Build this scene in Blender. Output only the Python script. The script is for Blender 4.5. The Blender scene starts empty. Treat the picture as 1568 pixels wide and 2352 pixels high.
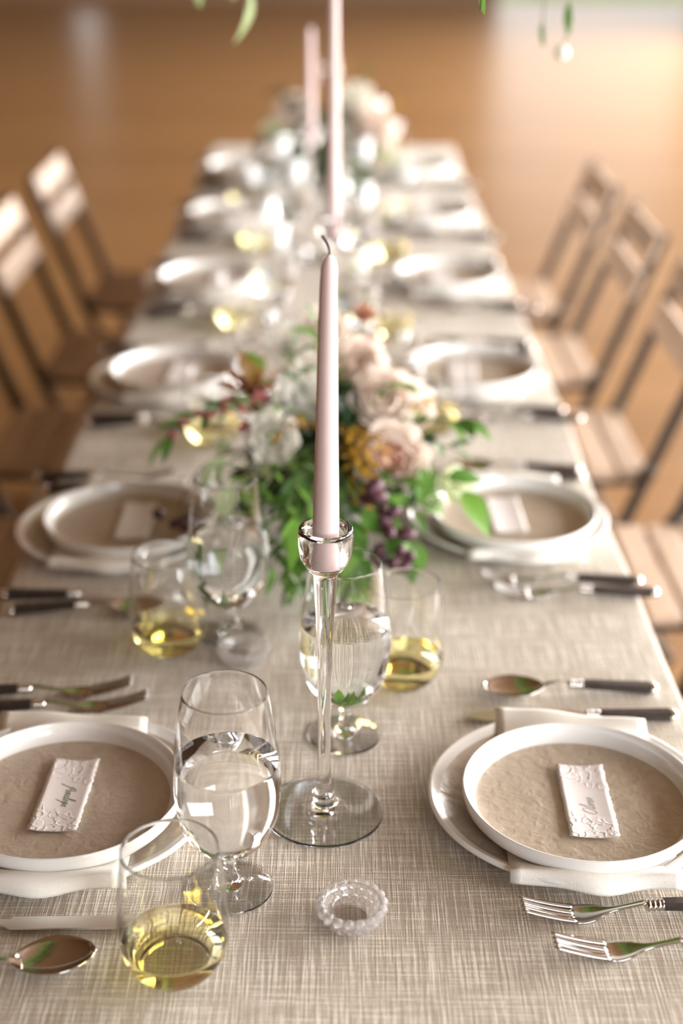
import bpy, bmesh, math, random
from mathutils import Vector, Matrix, Quaternion

S = bpy.context.scene
COL = S.collection
PI = math.pi
R = math.radians

# ------------------------------------------------------------------ camera
cam = bpy.data.cameras.new('camera')
cam.sensor_fit = 'VERTICAL'
cam.sensor_height = 36.0
cam.sensor_width = 24.0
cam.lens = 50.0
cam.clip_start = 0.05
cam.dof.use_dof = True
cam.dof.focus_distance = 1.235
cam.dof.aperture_fstop = 2.0
cam_o = bpy.data.objects.new('camera', cam)
COL.objects.link(cam_o)
PITCH, YAW, ROLL = R(24.1), R(0.21), R(0.35)
fw = Vector((math.sin(YAW) * math.cos(PITCH), math.cos(YAW) * math.cos(PITCH), -math.sin(PITCH)))
rt = Vector((math.cos(YAW), -math.sin(YAW), 0))
up = rt.cross(fw)
rt2 = rt * math.cos(ROLL) + up * math.sin(ROLL)
up2 = -rt * math.sin(ROLL) + up * math.cos(ROLL)
m = Matrix.Identity(4)
for i in range(3):
    m[i][0], m[i][1], m[i][2] = rt2[i], up2[i], -fw[i]
m[0][3], m[1][3], m[2][3] = 0, 0, 1.55
cam_o.matrix_world = m
S.camera = cam_o

# ------------------------------------------------------------------ world, lights, exposure
wd = bpy.data.worlds.new('sky')
S.world = wd
wd.use_nodes = True
bg = wd.node_tree.nodes['Background']
bg.inputs[0].default_value = (1.0, 0.97, 0.93, 1)
bg.inputs[1].default_value = 1.55


def area(name, loc, rot, sx, sy, power, color):
    l = bpy.data.lights.new(name, 'AREA')
    l.shape = 'RECTANGLE'
    l.size, l.size_y = sx, sy
    l.energy = power
    l.color = color
    o = bpy.data.objects.new(name, l)
    o.location = loc
    o.rotation_euler = rot
    COL.objects.link(o)
    return o


# daylight entering the openings of the right wall, the one behind the camera and the far one
for y_, p_ in ((-0.6, 330), (3.0, 430), (6.6, 470), (10.2, 540), (13.8, 560)):
    area('daylight_right', (5.30, y_, 1.95), (0, R(90), 0), 2.1, 3.0, p_, (1.0, 0.98, 0.95))
area('daylight_front', (3.2, -4.3, 2.2), (R(90), 0, R(12)), 2.6, 2.0, 170, (0.84, 0.93, 1.0))

S.view_settings.view_transform = 'Standard'
S.view_settings.look = 'None'
S.view_settings.gamma = 1.0
S.view_settings.use_curve_mapping = False
S.view_settings.exposure = 0.50
S.cycles.max_bounces = 14
S.cycles.transmission_bounces = 14
S.cycles.transparent_max_bounces = 12
S.cycles.sample_clamp_indirect = 20.0
S.cycles.use_denoising = True


# ------------------------------------------------------------------ helpers: objects
def link(name, data, parent=None, mats=None, loc=None, rotz=None, matrix=None):
    o = bpy.data.objects.new(name, data)
    COL.objects.link(o)
    if parent is not None:
        o.parent = parent
    if mats is not None and data is not None and len(data.materials) == 0:
        for k in (mats if isinstance(mats, (list, tuple)) else [mats]):
            data.materials.append(k)
    if matrix is not None:
        o.matrix_basis = matrix
    if loc is not None:
        o.location = loc
    if rotz is not None:
        o.rotation_euler = (0, 0, rotz)
    return o


def tag(o, label=None, cat=None, group=None, kind=None):
    if label:
        o['label'] = label
    if cat:
        o['category'] = cat
    if group:
        o['group'] = group
    if kind:
        o['kind'] = kind
    return o


def thing(name, label, cat, loc=(0, 0, 0), rotz=0.0, group=None):
    return tag(link(name, None, loc=loc, rotz=rotz), label, cat, group)


def dup(root, loc=None, rotz=None, label=None, group=None):
    c = root.copy()
    COL.objects.link(c)
    if loc is not None:
        c.location = loc
    if rotz is not None:
        c.rotation_euler = (0, 0, rotz)
    if label:
        c['label'] = label
    if group:
        c['group'] = group
    for ch in KIDS.get(root.name, []):
        d = ch.copy()
        COL.objects.link(d)
        d.parent = c
        for g in KIDS.get(ch.name, []):
            e = g.copy()
            COL.objects.link(e)
            e.parent = d
    return c


KIDS = {}


def collect_kids():
    KIDS.clear()
    for o in COL.objects:
        if o.parent:
            KIDS.setdefault(o.parent.name, []).append(o)


def mesh(name, verts, faces, smooth=True, mi=None):
    me = bpy.data.meshes.new(name)
    me.from_pydata([tuple(v) for v in verts], [], faces)
    me.polygons.foreach_set('use_smooth', [smooth] * len(faces))
    if mi:
        me.polygons.foreach_set('material_index', mi)
    me.update()
    return me


def lathe(name, prof, n=64, closed=False, mat_of=None, wob=None, recalc=True):
    """prof: list of (r, z). closed joins the last ring to the first."""
    vs, fs, mi, rings = [], [], [], []
    for (r, z) in prof:
        if r < 1e-6:
            rings.append([len(vs)])
            vs.append((0, 0, z))
        else:
            ids = []
            for k in range(n):
                a = 2 * PI * k / n
                rr, zz = (r, z) if wob is None else wob(r, z, a)
                ids.append(len(vs))
                vs.append((rr * math.cos(a), rr * math.sin(a), zz))
            rings.append(ids)
    m_ = len(rings)
    for i in range(m_ if closed else m_ - 1):
        A, B = rings[i], rings[(i + 1) % m_]
        for k in range(n):
            k2 = (k + 1) % n
            if len(A) == 1 and len(B) == 1:
                continue
            if len(A) == 1:
                fs.append((A[0], B[k2], B[k]))
            elif len(B) == 1:
                fs.append((A[k], A[k2], B[0]))
            else:
                fs.append((A[k], A[k2], B[k2], B[k]))
            mi.append(mat_of(i) if mat_of else 0)
    me = mesh(name, vs, fs, True, mi)
    if recalc:
        bm = bmesh.new()
        bm.from_mesh(me)
        bmesh.ops.recalc_face_normals(bm, faces=bm.faces)
        bm.to_mesh(me)
        bm.free()
    return me


def turned_pieces(t, prof, cuts, names, mtl, n=72):
    """One turned glass body as parts (foot, stem, bowl) that share their border rings; cuts are heights on the way up the outside."""
    idx = [0]
    for z in cuts:
        idx.append(next(i for i in range(idx[-1] + 1, len(prof)) if prof[i][1] >= z))
    idx.append(len(prof) - 1)
    for a, b_, nm in zip(idx, idx[1:], names):
        link(nm, lathe(nm, prof[a:b_ + 1], n, recalc=False), t, mtl)


def split_at(prof, lv):
    """Cut an inside profile (rim first, running down to the axis) at the liquid's level."""
    above, below = [], []
    for (p, q) in zip(prof, prof[1:]):
        if p[1] >= lv:
            above.append(p)
        if p[1] >= lv > q[1]:
            f = (p[1] - lv) / (p[1] - q[1])
            c = (p[0] + (q[0] - p[0]) * f, lv)
            above.append(c)
            below.append(c)
        if q[1] < lv:
            below.append(q)
    return above, below[::-1]


def spl(pts, k=5):
    """Catmull-Rom through the points, k steps for each span."""
    out = []
    n = len(pts)
    for i in range(n - 1):
        p0 = pts[max(i - 1, 0)]
        p1, p2 = pts[i], pts[i + 1]
        p3 = pts[min(i + 2, n - 1)]
        for j in range(k):
            t = j / k
            q = []
            for a, b, c, d in zip(p0, p1, p2, p3):
                q.append(0.5 * (2 * b + (c - a) * t + (2 * a - 5 * b + 4 * c - d) * t * t + (3 * b - a - 3 * c + d) * t ** 3))
            out.append(tuple(q))
    out.append(tuple(pts[-1]))
    return out


def clampr(p):
    return [(max(r, 0.0), z) for r, z in p]


class MB:
    def __init__(self):
        self.v, self.f = [], []

    def box(self, a, b, mtx=None):
        (x0, y0, z0), (x1, y1, z1) = a, b
        i = len(self.v)
        pts = [(x0, y0, z0), (x1, y0, z0), (x1, y1, z0), (x0, y1, z0), (x0, y0, z1), (x1, y0, z1), (x1, y1, z1), (x0, y1, z1)]
        if mtx:
            pts = [tuple(mtx @ Vector(p)) for p in pts]
        self.v += pts
        self.f += [tuple(i + j for j in q) for q in ((3, 2, 1, 0), (4, 5, 6, 7), (0, 1, 5, 4), (1, 2, 6, 5), (2, 3, 7, 6), (3, 0, 4, 7))]
        return self

    def bar(self, p, q, w, t, side=(0, 1, 0)):
        p, q = Vector(p), Vector(q)
        d = (q - p)
        L = d.length
        d.normalize()
        s = Vector(side)
        s = (s - d * s.dot(d)).normalized()
        u = d.cross(s)
        mt = Matrix.Identity(4)
        for i in range(3):
            mt[i][0], mt[i][1], mt[i][2], mt[i][3] = d[i], s[i], u[i], p[i]
        return self.box((0, -w / 2, -t / 2), (L, w / 2, t / 2), mt)

    def tube(self, pts, rad, n=6):
        pts = [Vector(p) for p in pts]
        rings = []
        ref = Vector((0.3, 0.2, 0.93)).normalized()
        for i, p in enumerate(pts):
            d = (pts[min(i + 1, len(pts) - 1)] - pts[max(i - 1, 0)]).normalized()
            s = d.cross(ref)
            if s.length < 1e-3:
                s = d.cross(Vector((1, 0, 0)))
            s.normalize()
            u = d.cross(s)
            r = rad(i / (len(pts) - 1)) if callable(rad) else rad
            ids = []
            for k in range(n):
                a = 2 * PI * k / n
                ids.append(len(self.v))
                self.v.append(tuple(p + (s * math.cos(a) + u * math.sin(a)) * r))
            rings.append(ids)
        for A, B in zip(rings, rings[1:]):
            for k in range(n):
                self.f.append((A[k], A[(k + 1) % n], B[(k + 1) % n], B[k]))
        self.f.append(tuple(rings[0][::-1]))
        self.f.append(tuple(rings[-1]))
        return self

    def add(self, verts, faces, mtx=None):
        i = len(self.v)
        self.v += [tuple(mtx @ Vector(p)) for p in verts] if mtx else [tuple(p) for p in verts]
        self.f += [tuple(i + j for j in q) for q in faces]
        return self

    def mesh(self, name, smooth=False, bevel=0.0):
        me = mesh(name, self.v, self.f, smooth)
        if bevel or smooth is None:
            bm = bmesh.new()
            bm.from_mesh(me)
            bmesh.ops.bevel(bm, geom=list(bm.edges), offset=bevel, segments=2, affect='EDGES', profile=0.6)
            bm.to_mesh(me)
            bm.free()
        return me


# ------------------------------------------------------------------ helpers: materials
def new_mat(name):
    mt = bpy.data.materials.new(name)
    mt.use_nodes = True
    nt = mt.node_tree
    return mt, nt, nt.nodes['Principled BSDF']


def N(nt, typ, **kw):
    n = nt.nodes.new(typ)
    for k, v in kw.items():
        setattr(n, k, v)
    return n


def ramp(nt, fac, stops):
    r = N(nt, 'ShaderNodeValToRGB')
    e = r.color_ramp.elements
    e[0].position, e[0].color = stops[0][0], (*stops[0][1], 1)
    e[1].position, e[1].color = stops[1][0], (*stops[1][1], 1)
    for p, c in stops[2:]:
        x = e.new(p)
        x.color = (*c, 1)
    nt.links.new(fac, r.inputs[0])
    return r.outputs[0]


def noise(nt, vec, scale, detail=2.0, rough=0.5, dist=0.0):
    n = N(nt, 'ShaderNodeTexNoise')
    n.inputs['Scale'].default_value = scale
    n.inputs['Detail'].default_value = detail
    n.inputs['Roughness'].default_value = rough
    n.inputs['Distortion'].default_value = dist
    if vec is not None:
        nt.links.new(vec, n.inputs['Vector'])
    return n.outputs['Fac']


def mapped(nt, kind, scale, rot=(0, 0, 0)):
    tc = N(nt, 'ShaderNodeTexCoord')
    mp = N(nt, 'ShaderNodeMapping')
    mp.inputs['Scale'].default_value = scale
    mp.inputs['Rotation'].default_value = rot
    nt.links.new(tc.outputs[kind], mp.inputs['Vector'])
    return mp.outputs[0]


def math_(nt, op, a, b=None):
    n = N(nt, 'ShaderNodeMath', operation=op)
    for i, x in enumerate((a, b)):
        if x is None:
            continue
        if isinstance(x, (int, float)):
            n.inputs[i].default_value = x
        else:
            nt.links.new(x, n.inputs[i])
    return n.outputs[0]


def bump(nt, h, bsdf, strength=0.3, dist=0.001):
    b = N(nt, 'ShaderNodeBump')
    b.inputs['Strength'].default_value = strength
    b.inputs['Distance'].default_value = dist
    nt.links.new(h, b.inputs['Height'])
    nt.links.new(b.outputs[0], bsdf.inputs['Normal'])


def mixcol(nt, fac, a, b):
    n = N(nt, 'ShaderNodeMix', data_type='RGBA')
    if isinstance(fac, float):
        n.inputs[0].default_value = fac
    else:
        nt.links.new(fac, n.inputs[0])
    for i, x in ((6, a), (7, b)):
        if isinstance(x, tuple):
            n.inputs[i].default_value = (*x, 1)
        else:
            nt.links.new(x, n.inputs[i])
    return n.outputs[2]


def plain(name, col, rough=0.5, metal=0.0, vary=0.0, scale=30.0, bmp=0.0, sss=0.0, spec=None, coat=0.0):
    mt, nt, b = new_mat(name)
    b.inputs['Roughness'].default_value = rough
    b.inputs['Metallic'].default_value = metal
    if spec is not None:
        b.inputs['Specular IOR Level'].default_value = spec
    b.inputs['Coat Weight'].default_value = coat
    if sss:
        b.inputs['Subsurface Weight'].default_value = sss
        b.inputs['Subsurface Scale'].default_value = 0.004
        b.inputs['Subsurface Radius'].default_value = (1.0, 0.6, 0.5)
    v = mapped(nt, 'Object', (1, 1, 1))
    f = noise(nt, v, scale, 3)
    lo = tuple(c * (1 - vary) for c in col)
    hi = tuple(min(1, c * (1 + vary)) for c in col)
    nt.links.new(ramp(nt, f, [(0.3, lo), (0.7, hi)]), b.inputs['Base Color'])
    if bmp:
        bump(nt, f, b, bmp, 0.001)
    return mt


def linen_mat():
    mt, nt, b = new_mat('linen')
    b.inputs['Roughness'].default_value = 0.85
    b.inputs['Specular IOR Level'].default_value = 0.25
    b.inputs['Sheen Weight'].default_value = 0.25
    b.inputs['Sheen Roughness'].default_value = 0.4
    a1 = noise(nt, mapped(nt, 'UV', (600, 14, 1)), 1.0, 2.5, 0.6)
    a2 = noise(nt, mapped(nt, 'UV', (12, 560, 1)), 1.0, 2.5, 0.6)
    w1 = noise(nt, mapped(nt, 'UV', (1700, 200, 1)), 1.0, 1.0)
    w2 = noise(nt, mapped(nt, 'UV', (200, 1700, 1)), 1.0, 1.0)
    big = noise(nt, mapped(nt, 'UV', (9, 9, 1)), 1.0, 2.0)
    s1 = ramp(nt, a1, [(0.42, (0, 0, 0)), (0.72, (1, 1, 1))])
    s2 = ramp(nt, a2, [(0.46, (0, 0, 0)), (0.74, (1, 1, 1))])
    s = math_(nt, 'ADD', math_(nt, 'MULTIPLY', s1, 0.62), math_(nt, 'MULTIPLY', s2, 0.5))
    wv = math_(nt, 'MULTIPLY', math_(nt, 'ADD', w1, w2), 0.36)
    h = math_(nt, 'ADD', s, wv)
    h2 = math_(nt, 'ADD', h, math_(nt, 'MULTIPLY', big, 0.25))
    c = ramp(nt, h2, [(0.30, (0.36, 0.30, 0.235)), (1.25, (0.74, 0.68, 0.60)), (0.75, (0.48, 0.413, 0.335))])
    nt.links.new(c, b.inputs['Base Color'])
    bump(nt, h, b, 0.6, 0.0010)
    return mt


def wood_mat(name, stops, sc=(1.0, 12.0, 12.0), rough=(0.3, 0.5), bmp=0.15, per_object=0.25, coat=0.0, spec=0.5):
    mt, nt, b = new_mat(name)
    v = mapped(nt, 'Object', sc)
    info = N(nt, 'ShaderNodeObjectInfo')
    add = N(nt, 'ShaderNodeVectorMath', operation='ADD')
    sca = N(nt, 'ShaderNodeVectorMath', operation='SCALE')
    cmb = N(nt, 'ShaderNodeCombineXYZ')
    for i in range(3):
        nt.links.new(info.outputs['Random'], cmb.inputs[i])
    nt.links.new(cmb.outputs[0], sca.inputs[0])
    sca.inputs['Scale'].default_value = 37.0
    nt.links.new(v, add.inputs[0])
    nt.links.new(sca.outputs[0], add.inputs[1])
    f = noise(nt, add.outputs[0], 3.0, 5.0, 0.6, 0.4)
    g = noise(nt, add.outputs[0], 14.0, 3.0, 0.6)
    ff = math_(nt, 'ADD', math_(nt, 'MULTIPLY', f, 0.7), math_(nt, 'MULTIPLY', g, 0.3))
    c = ramp(nt, ff, stops)
    hsv = N(nt, 'ShaderNodeHueSaturation')
    nt.links.new(c, hsv.inputs['Color'])
    val = math_(nt, 'ADD', math_(nt, 'MULTIPLY', info.outputs['Random'], per_object), 1 - per_object / 2)
    nt.links.new(val, hsv.inputs['Value'])
    nt.links.new(hsv.outputs[0], b.inputs['Base Color'])
    rr = math_(nt, 'ADD', math_(nt, 'MULTIPLY', g, rough[1] - rough[0]), rough[0])
    nt.links.new(rr, b.inputs['Roughness'])
    b.inputs['Coat Weight'].default_value = coat
    b.inputs['Coat Roughness'].default_value = 0.25
    b.inputs['Specular IOR Level'].default_value = spec
    bump(nt, ff, b, bmp, 0.002)
    return mt


def glass_mat(name, col=(1, 1, 1), ior=1.5, rough=0.0, bmp=0.0):
    mt, nt, b = new_mat(name)
    nt.nodes.remove(b)
    g = N(nt, 'ShaderNodeBsdfGlass')
    g.inputs['Color'].default_value = (*col, 1)
    g.inputs['IOR'].default_value = ior
    g.inputs['Roughness'].default_value = rough
    if bmp:
        f = noise(nt, mapped(nt, 'Object', (1, 1, 1)), 160.0, 2)
        bump(nt, f, g, bmp, 0.001)
    nt.links.new(g.outputs[0], nt.nodes['Material Output'].inputs[0])
    return mt


def leaf_mat(name, dark, light, trans=0.35, rough=0.4):
    mt, nt, b = new_mat(name)
    info = N(nt, 'ShaderNodeObjectInfo')
    f = noise(nt, mapped(nt, 'Object', (1, 1, 1)), 60.0, 2)
    ff = math_(nt, 'ADD', math_(nt, 'MULTIPLY', f, 0.5), math_(nt, 'MULTIPLY', info.outputs['Random'], 0.5))
    c = ramp(nt, ff, [(0.2, dark), (0.8, light)])
    nt.links.new(c, b.inputs['Base Color'])
    b.inputs['Roughness'].default_value = rough
    t = N(nt, 'ShaderNodeBsdfTranslucent')
    nt.links.new(c, t.inputs['Color'])
    mx = N(nt, 'ShaderNodeMixShader')
    mx.inputs[0].default_value = trans
    nt.links.new(b.outputs[0], mx.inputs[1])
    nt.links.new(t.outputs[0], mx.inputs[2])
    nt.links.new(mx.outputs[0], nt.nodes['Material Output'].inputs[0])
    return mt


def paper_mat(name, emboss=True):
    mt, nt, b = new_mat(name)
    b.inputs['Roughness'].default_value = 0.8
    b.inputs['Base Color'].default_value = (0.80, 0.745, 0.745, 1)
    v = mapped(nt, 'Object', (1, 1, 1))
    fine = noise(nt, v, 900.0, 2)
    h = math_(nt, 'MULTIPLY', fine, 0.12)
    if emboss:
        # pressed blossom outlines towards the two short ends only
        vo = N(nt, 'ShaderNodeTexVoronoi')
        vo.feature = 'SMOOTH_F1'
        vo.inputs['Scale'].default_value = 105.0
        dv = N(nt, 'ShaderNodeVectorMath', operation='ADD')
        n3 = N(nt, 'ShaderNodeTexNoise')
        n3.inputs['Scale'].default_value = 90.0
        nt.links.new(v, n3.inputs['Vector'])
        sc = N(nt, 'ShaderNodeVectorMath', operation='SCALE')
        sc.inputs['Scale'].default_value = 0.012
        nt.links.new(n3.outputs['Color'], sc.inputs[0])
        nt.links.new(v, dv.inputs[0])
        nt.links.new(sc.outputs[0], dv.inputs[1])
        nt.links.new(dv.outputs[0], vo.inputs['Vector'])
        line = ramp(nt, vo.outputs['Distance'], [(0.30, (0, 0, 0)), (0.42, (1, 1, 1)), (0.5, (0.35, 0.35, 0.35))])
        sep = N(nt, 'ShaderNodeSeparateXYZ')
        nt.links.new(v, sep.inputs[0])
        diag = math_(nt, 'ADD', sep.outputs[1], math_(nt, 'MULTIPLY', sep.outputs[0], 0.35))
        msk = ramp(nt, math_(nt, 'ABSOLUTE', diag), [(0.020, (0, 0, 0)), (0.027, (1, 1, 1))])
        h = math_(nt, 'ADD', h, math_(nt, 'MULTIPLY', line, msk))
    bump(nt, h, b, 0.8, 0.0008)
    return mt


M = {}
M['linen'] = linen_mat()
M['napkin'] = plain('napkin_cotton', (0.80, 0.765, 0.71), 0.9, vary=0.05, scale=900, bmp=0.25, spec=0.2)
M['ceramic'] = plain('white_glaze', (0.80, 0.785, 0.765), 0.14, vary=0.02, coat=0.3)


def sand_glaze():
    mt, nt, b = new_mat('sand_glaze')
    v = mapped(nt, 'Object', (1, 1, 1))
    f = noise(nt, v, 95.0, 2, 0.5, 0.5)
    g = noise(nt, v, 500.0, 2)
    c = ramp(nt, f, [(0.25, (0.41, 0.335, 0.262)), (0.75, (0.49, 0.41, 0.33))])
    nt.links.new(c, b.inputs['Base Color'])
    b.inputs['Roughness'].default_value = 0.36
    h = math_(nt, 'ADD', f, math_(nt, 'MULTIPLY', g, 0.1))
    bump(nt, h, b, 0.6, 0.0020)
    return mt


M['sand'] = sand_glaze()
M['glass'] = glass_mat('clear_glass')
M['pressed'] = glass_mat('pressed_glass', (1, 0.99, 0.985), 1.45, 0.03, 0.25)
_nt = M['pressed'].node_tree
_d = N(_nt, 'ShaderNodeBsdfTranslucent')
_d.inputs['Color'].default_value = (0.93, 0.89, 0.88, 1)
_e = N(_nt, 'ShaderNodeBsdfDiffuse')
_e.inputs['Color'].default_value = (0.93, 0.89, 0.88, 1)
_m1, _m2 = N(_nt, 'ShaderNodeMixShader'), N(_nt, 'ShaderNodeMixShader')
_m1.inputs[0].default_value, _m2.inputs[0].default_value = 0.6, 0.13
_nt.links.new(_d.outputs[0], _m1.inputs[1])
_nt.links.new(_e.outputs[0], _m1.inputs[2])
_nt.links.new(_nt.nodes['Material Output'].inputs[0].links[0].from_socket, _m2.inputs[1])
_nt.links.new(_m1.outputs[0], _m2.inputs[2])
_nt.links.new(_m2.outputs[0], _nt.nodes['Material Output'].inputs[0])
M['water'] = glass_mat('water', (1, 1, 1), 1.33)
M['wine'] = glass_mat('white_wine', (0.968, 0.925, 0.69), 1.34)
M['glass_water'] = glass_mat('water_against_glass', (1, 1, 1), 1.33 / 1.5)
M['glass_wine'] = glass_mat('wine_against_glass', (0.968, 0.925, 0.69), 1.34 / 1.5)
M['blade'] = plain('brushed_blade', (0.80, 0.78, 0.75), 0.30, metal=1.0, vary=0.03)
M['silver'] = plain('silver', (0.57, 0.545, 0.52), 0.11, metal=1.0, vary=0.03)
M['pewter'] = plain('pewter_cap', (0.78, 0.73, 0.70), 0.2, metal=1.0, vary=0.05)
M['handle'] = plain('dark_handle', (0.040, 0.030, 0.028), 0.32, vary=0.3, scale=120, bmp=0.1)
M['wax'] = plain('mauve_wax', (0.67, 0.525, 0.515), 0.5, vary=0.03, scale=20, sss=0.35)
M['wick'] = plain('burnt_wick', (0.016, 0.011, 0.012), 0.8, vary=0.3)
M['paper'] = paper_mat('handmade_paper')
M['ink'] = plain('green_ink', (0.16, 0.24, 0.215), 0.7, vary=0.1)
M['greyink'] = plain('grey_ink', (0.47, 0.48, 0.475), 0.7, vary=0.1)
M['floor'] = wood_mat('floor_oak', [(0.25, (0.165, 0.080, 0.028)), (0.75, (0.32, 0.172, 0.066))], (1.2, 14, 14), (0.26, 0.40), 0.12, 0.22)
M['wallwood'] = wood_mat('wall_boards', [(0.25, (0.13, 0.070, 0.034)), (0.75, (0.24, 0.135, 0.070))], (6, 6, 1.0), (0.5, 0.7), 0.2, 0.3)
M['ceilwood'] = wood_mat('ceiling_boards', [(0.25, (0.085, 0.042, 0.018)), (0.75, (0.17, 0.09, 0.04))], (1, 10, 10), (0.5, 0.7), 0.2, 0.3)
M['chairwood'] = wood_mat('washed_slat_wood', [(0.25, (0.36, 0.25, 0.175)), (0.75, (0.57, 0.43, 0.335))], (10, 2, 10), (0.45, 0.65), 0.2, 0.3)
M['chairmetal'] = plain('dark_bronze_metal', (0.045, 0.034, 0.028), 0.42, metal=0.4, vary=0.2)
M['tablewood'] = wood_mat('table_wood', [(0.25, (0.20, 0.11, 0.05)), (0.75, (0.33, 0.19, 0.10))], (10, 1, 10), (0.5, 0.7), 0.2, 0.2)
M['lawn'] = plain('lawn', (0.16, 0.22, 0.08), 0.9, vary=0.3, scale=4)
M['gleaf'] = leaf_mat('fresh_leaf', (0.045, 0.13, 0.022), (0.20, 0.40, 0.06))
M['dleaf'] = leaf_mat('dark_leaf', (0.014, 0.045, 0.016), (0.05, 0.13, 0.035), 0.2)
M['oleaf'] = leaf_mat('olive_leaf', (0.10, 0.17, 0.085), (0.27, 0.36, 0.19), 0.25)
M['pleaf'] = leaf_mat('pale_leaf', (0.33, 0.44, 0.20), (0.62, 0.70, 0.42), 0.4)
M['aleaf'] = leaf_mat('amber_leaf', (0.24, 0.12, 0.015), (0.70, 0.42, 0.05), 0.4)
M['stem'] = plain('green_stem', (0.11, 0.15, 0.05), 0.6, vary=0.25)
M['twig'] = plain('red_twig', (0.12, 0.05, 0.035), 0.6, vary=0.25)
M['blush'] = leaf_mat('blush_petal', (0.86, 0.73, 0.65), (0.94, 0.86, 0.79), 0.3, 0.6)
M['peach'] = leaf_mat('peach_petal', (0.78, 0.47, 0.36), (0.89, 0.64, 0.52), 0.3, 0.6)
M['white'] = leaf_mat('white_petal', (0.82, 0.79, 0.70), (0.93, 0.91, 0.86), 0.3, 0.6)
M['greenwhite'] = leaf_mat('green_white_petal', (0.66, 0.72, 0.45), (0.88, 0.90, 0.72), 0.35, 0.6)
M['rust'] = leaf_mat('rust_petal', (0.42, 0.17, 0.09), (0.62, 0.33, 0.21), 0.3, 0.6)
M['pink'] = leaf_mat('pink_petal', (0.66, 0.16, 0.20), (0.80, 0.32, 0.34), 0.3, 0.6)
M['grape'] = plain('dark_grape', (0.075, 0.022, 0.036), 0.45, vary=0.35, scale=60)
M['berry'] = plain('red_berry', (0.30, 0.035, 0.045), 0.3, vary=0.3, scale=60, coat=0.3)
M['bowl'] = plain('stone_bowl', (0.24, 0.22, 0.19), 0.6, vary=0.1, bmp=0.2)

# ------------------------------------------------------------------ setting: ground, floor, walls, ceiling
Z = 0.752            # top of the cloth
X0, X1, Y0, Y1, ZC = -6.6, 5.0, -4.0, 20.4, 4.2
random.seed(7)
mb = MB().box((-60, -60, -0.30), (60, 80, -0.12))
tag(link('ground', mb.mesh('ground'), mats=M['lawn']), kind='structure')
mb = MB().box((X0, Y0, -0.12), (X1, Y1, -0.022))
floor = tag(link('floor', mb.mesh('floor'), mats=M['tablewood']), kind='structure')
PW, PL = 0.15, 3.9
plank_me = MB().box((-PL / 2 + 0.0015, -PW / 2 + 0.0015, -0.011), (PL / 2 - 0.0015, PW / 2 - 0.0015, 0.011)).mesh('plank', bevel=0.0015)
plank_me.materials.append(M['floor'])
rest, k = [], 0
rows = int((Y1 - 0.6) / PW)
for i in range(rows):
    y = 0.6 + PW * (i + 0.5)
    off = random.uniform(0, PL)
    x = X0 - off
    while x < X1:
        a, b_ = max(x, X0), min(x + PL, X1)
        if b_ - a > 0.05:
            vis = 0.30 * math.hypot(y, 1.2) + 0.3
            if k < 300 and a < vis and b_ > -vis:
                o = link('plank', plank_me, floor, loc=((a + b_) / 2, y, -0.011))
                o.scale.x = (b_ - a) / PL
                k += 1
            else:
                rest.append((a, b_, y))
        x += PL
mb = MB()
for a, b_, y in rest:
    mb.box((a + 0.0015, y - PW / 2 + 0.0015, -0.022), (b_ - 0.0015, y + PW / 2 - 0.0015, 0.0))
for i in range(31):
    y = Y0 + PW * (i + 0.5)
    if y < 0.6:
        mb.box((X0, y - PW / 2 + 0.0015, -0.022), (X1, min(0.6, y + PW / 2) - 0.0015, 0.0))
tag(link('planks', mb.mesh('planks'), floor, M['floor']), kind='stuff')


def wall(name, axis, at, thick, lo, hi, holes, mtl):
    """A wall along one axis with rectangular openings (a0, a1, z0, z1), made of vertical boards."""
    mb = MB()

    def seg(a0, a1, z0, z1):
        if a1 - a0 < 1e-4 or z1 - z0 < 1e-4:
            return
        if axis == 'y':
            mb.box((min(at, at + thick), a0, z0), (max(at, at + thick), a1, z1))
        else:
            mb.box((a0, min(at, at + thick), z0), (a1, max(at, at + thick), z1))

    cuts = sorted({lo, hi} | {h[0] for h in holes} | {h[1] for h in holes})
    for a0, a1 in zip(cuts, cuts[1:]):
        hs = [h for h in holes if h[0] <= a0 + 1e-6 and h[1] >= a1 - 1e-6]
        n = max(1, round((a1 - a0) / 0.2))
        for j in range(n):
            u0 = a0 + (a1 - a0) * j / n + 0.002
            u1 = a0 + (a1 - a0) * (j + 1) / n - 0.002
            if hs:
                seg(u0, u1, -0.12, hs[0][2])
                seg(u0, u1, hs[0][3], ZC)
            else:
                seg(u0, u1, -0.12, ZC)
    return tag(link(name, mb.mesh(name), mats=mtl), kind='structure')


wall('wall_right', 'y', X1, 0.2, Y0, Y1, [(-2.2, 1.0, 0.80, 3.1), (1.4, 4.6, 0.80, 3.1), (5.0, 8.2, 0.80, 3.1), (8.6, 11.8, 0.80, 3.1), (12.2, 15.4, 0.80, 3.1)], M['wallwood'])
wall('wall_left', 'y', X0, -0.2, Y0, Y1, [], M['wallwood'])
wall('wall_back', 'x', Y1, 0.2, X0, X1, [(-3.60, -3.25, 0.5, 1.25), (2.15, 4.85, 0.0, 3.4)], M['wallwood'])
wall('wall_front', 'x', Y0, -0.2, X0, X1, [(1.8, 4.6, 1.1, 3.3)], M['wallwood'])
mb = MB()
y = Y0
while y < Y1:
    mb.box((X0, y + 0.003, ZC), (X1, min(y + 0.18, Y1) - 0.003, ZC + 0.04))
    y += 0.18
mb.box((X0, Y0, ZC + 0.04), (X1, Y1, ZC + 0.12))
tag(link('ceiling', mb.mesh('ceiling'), mats=M['ceilwood']), kind='structure')

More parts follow.
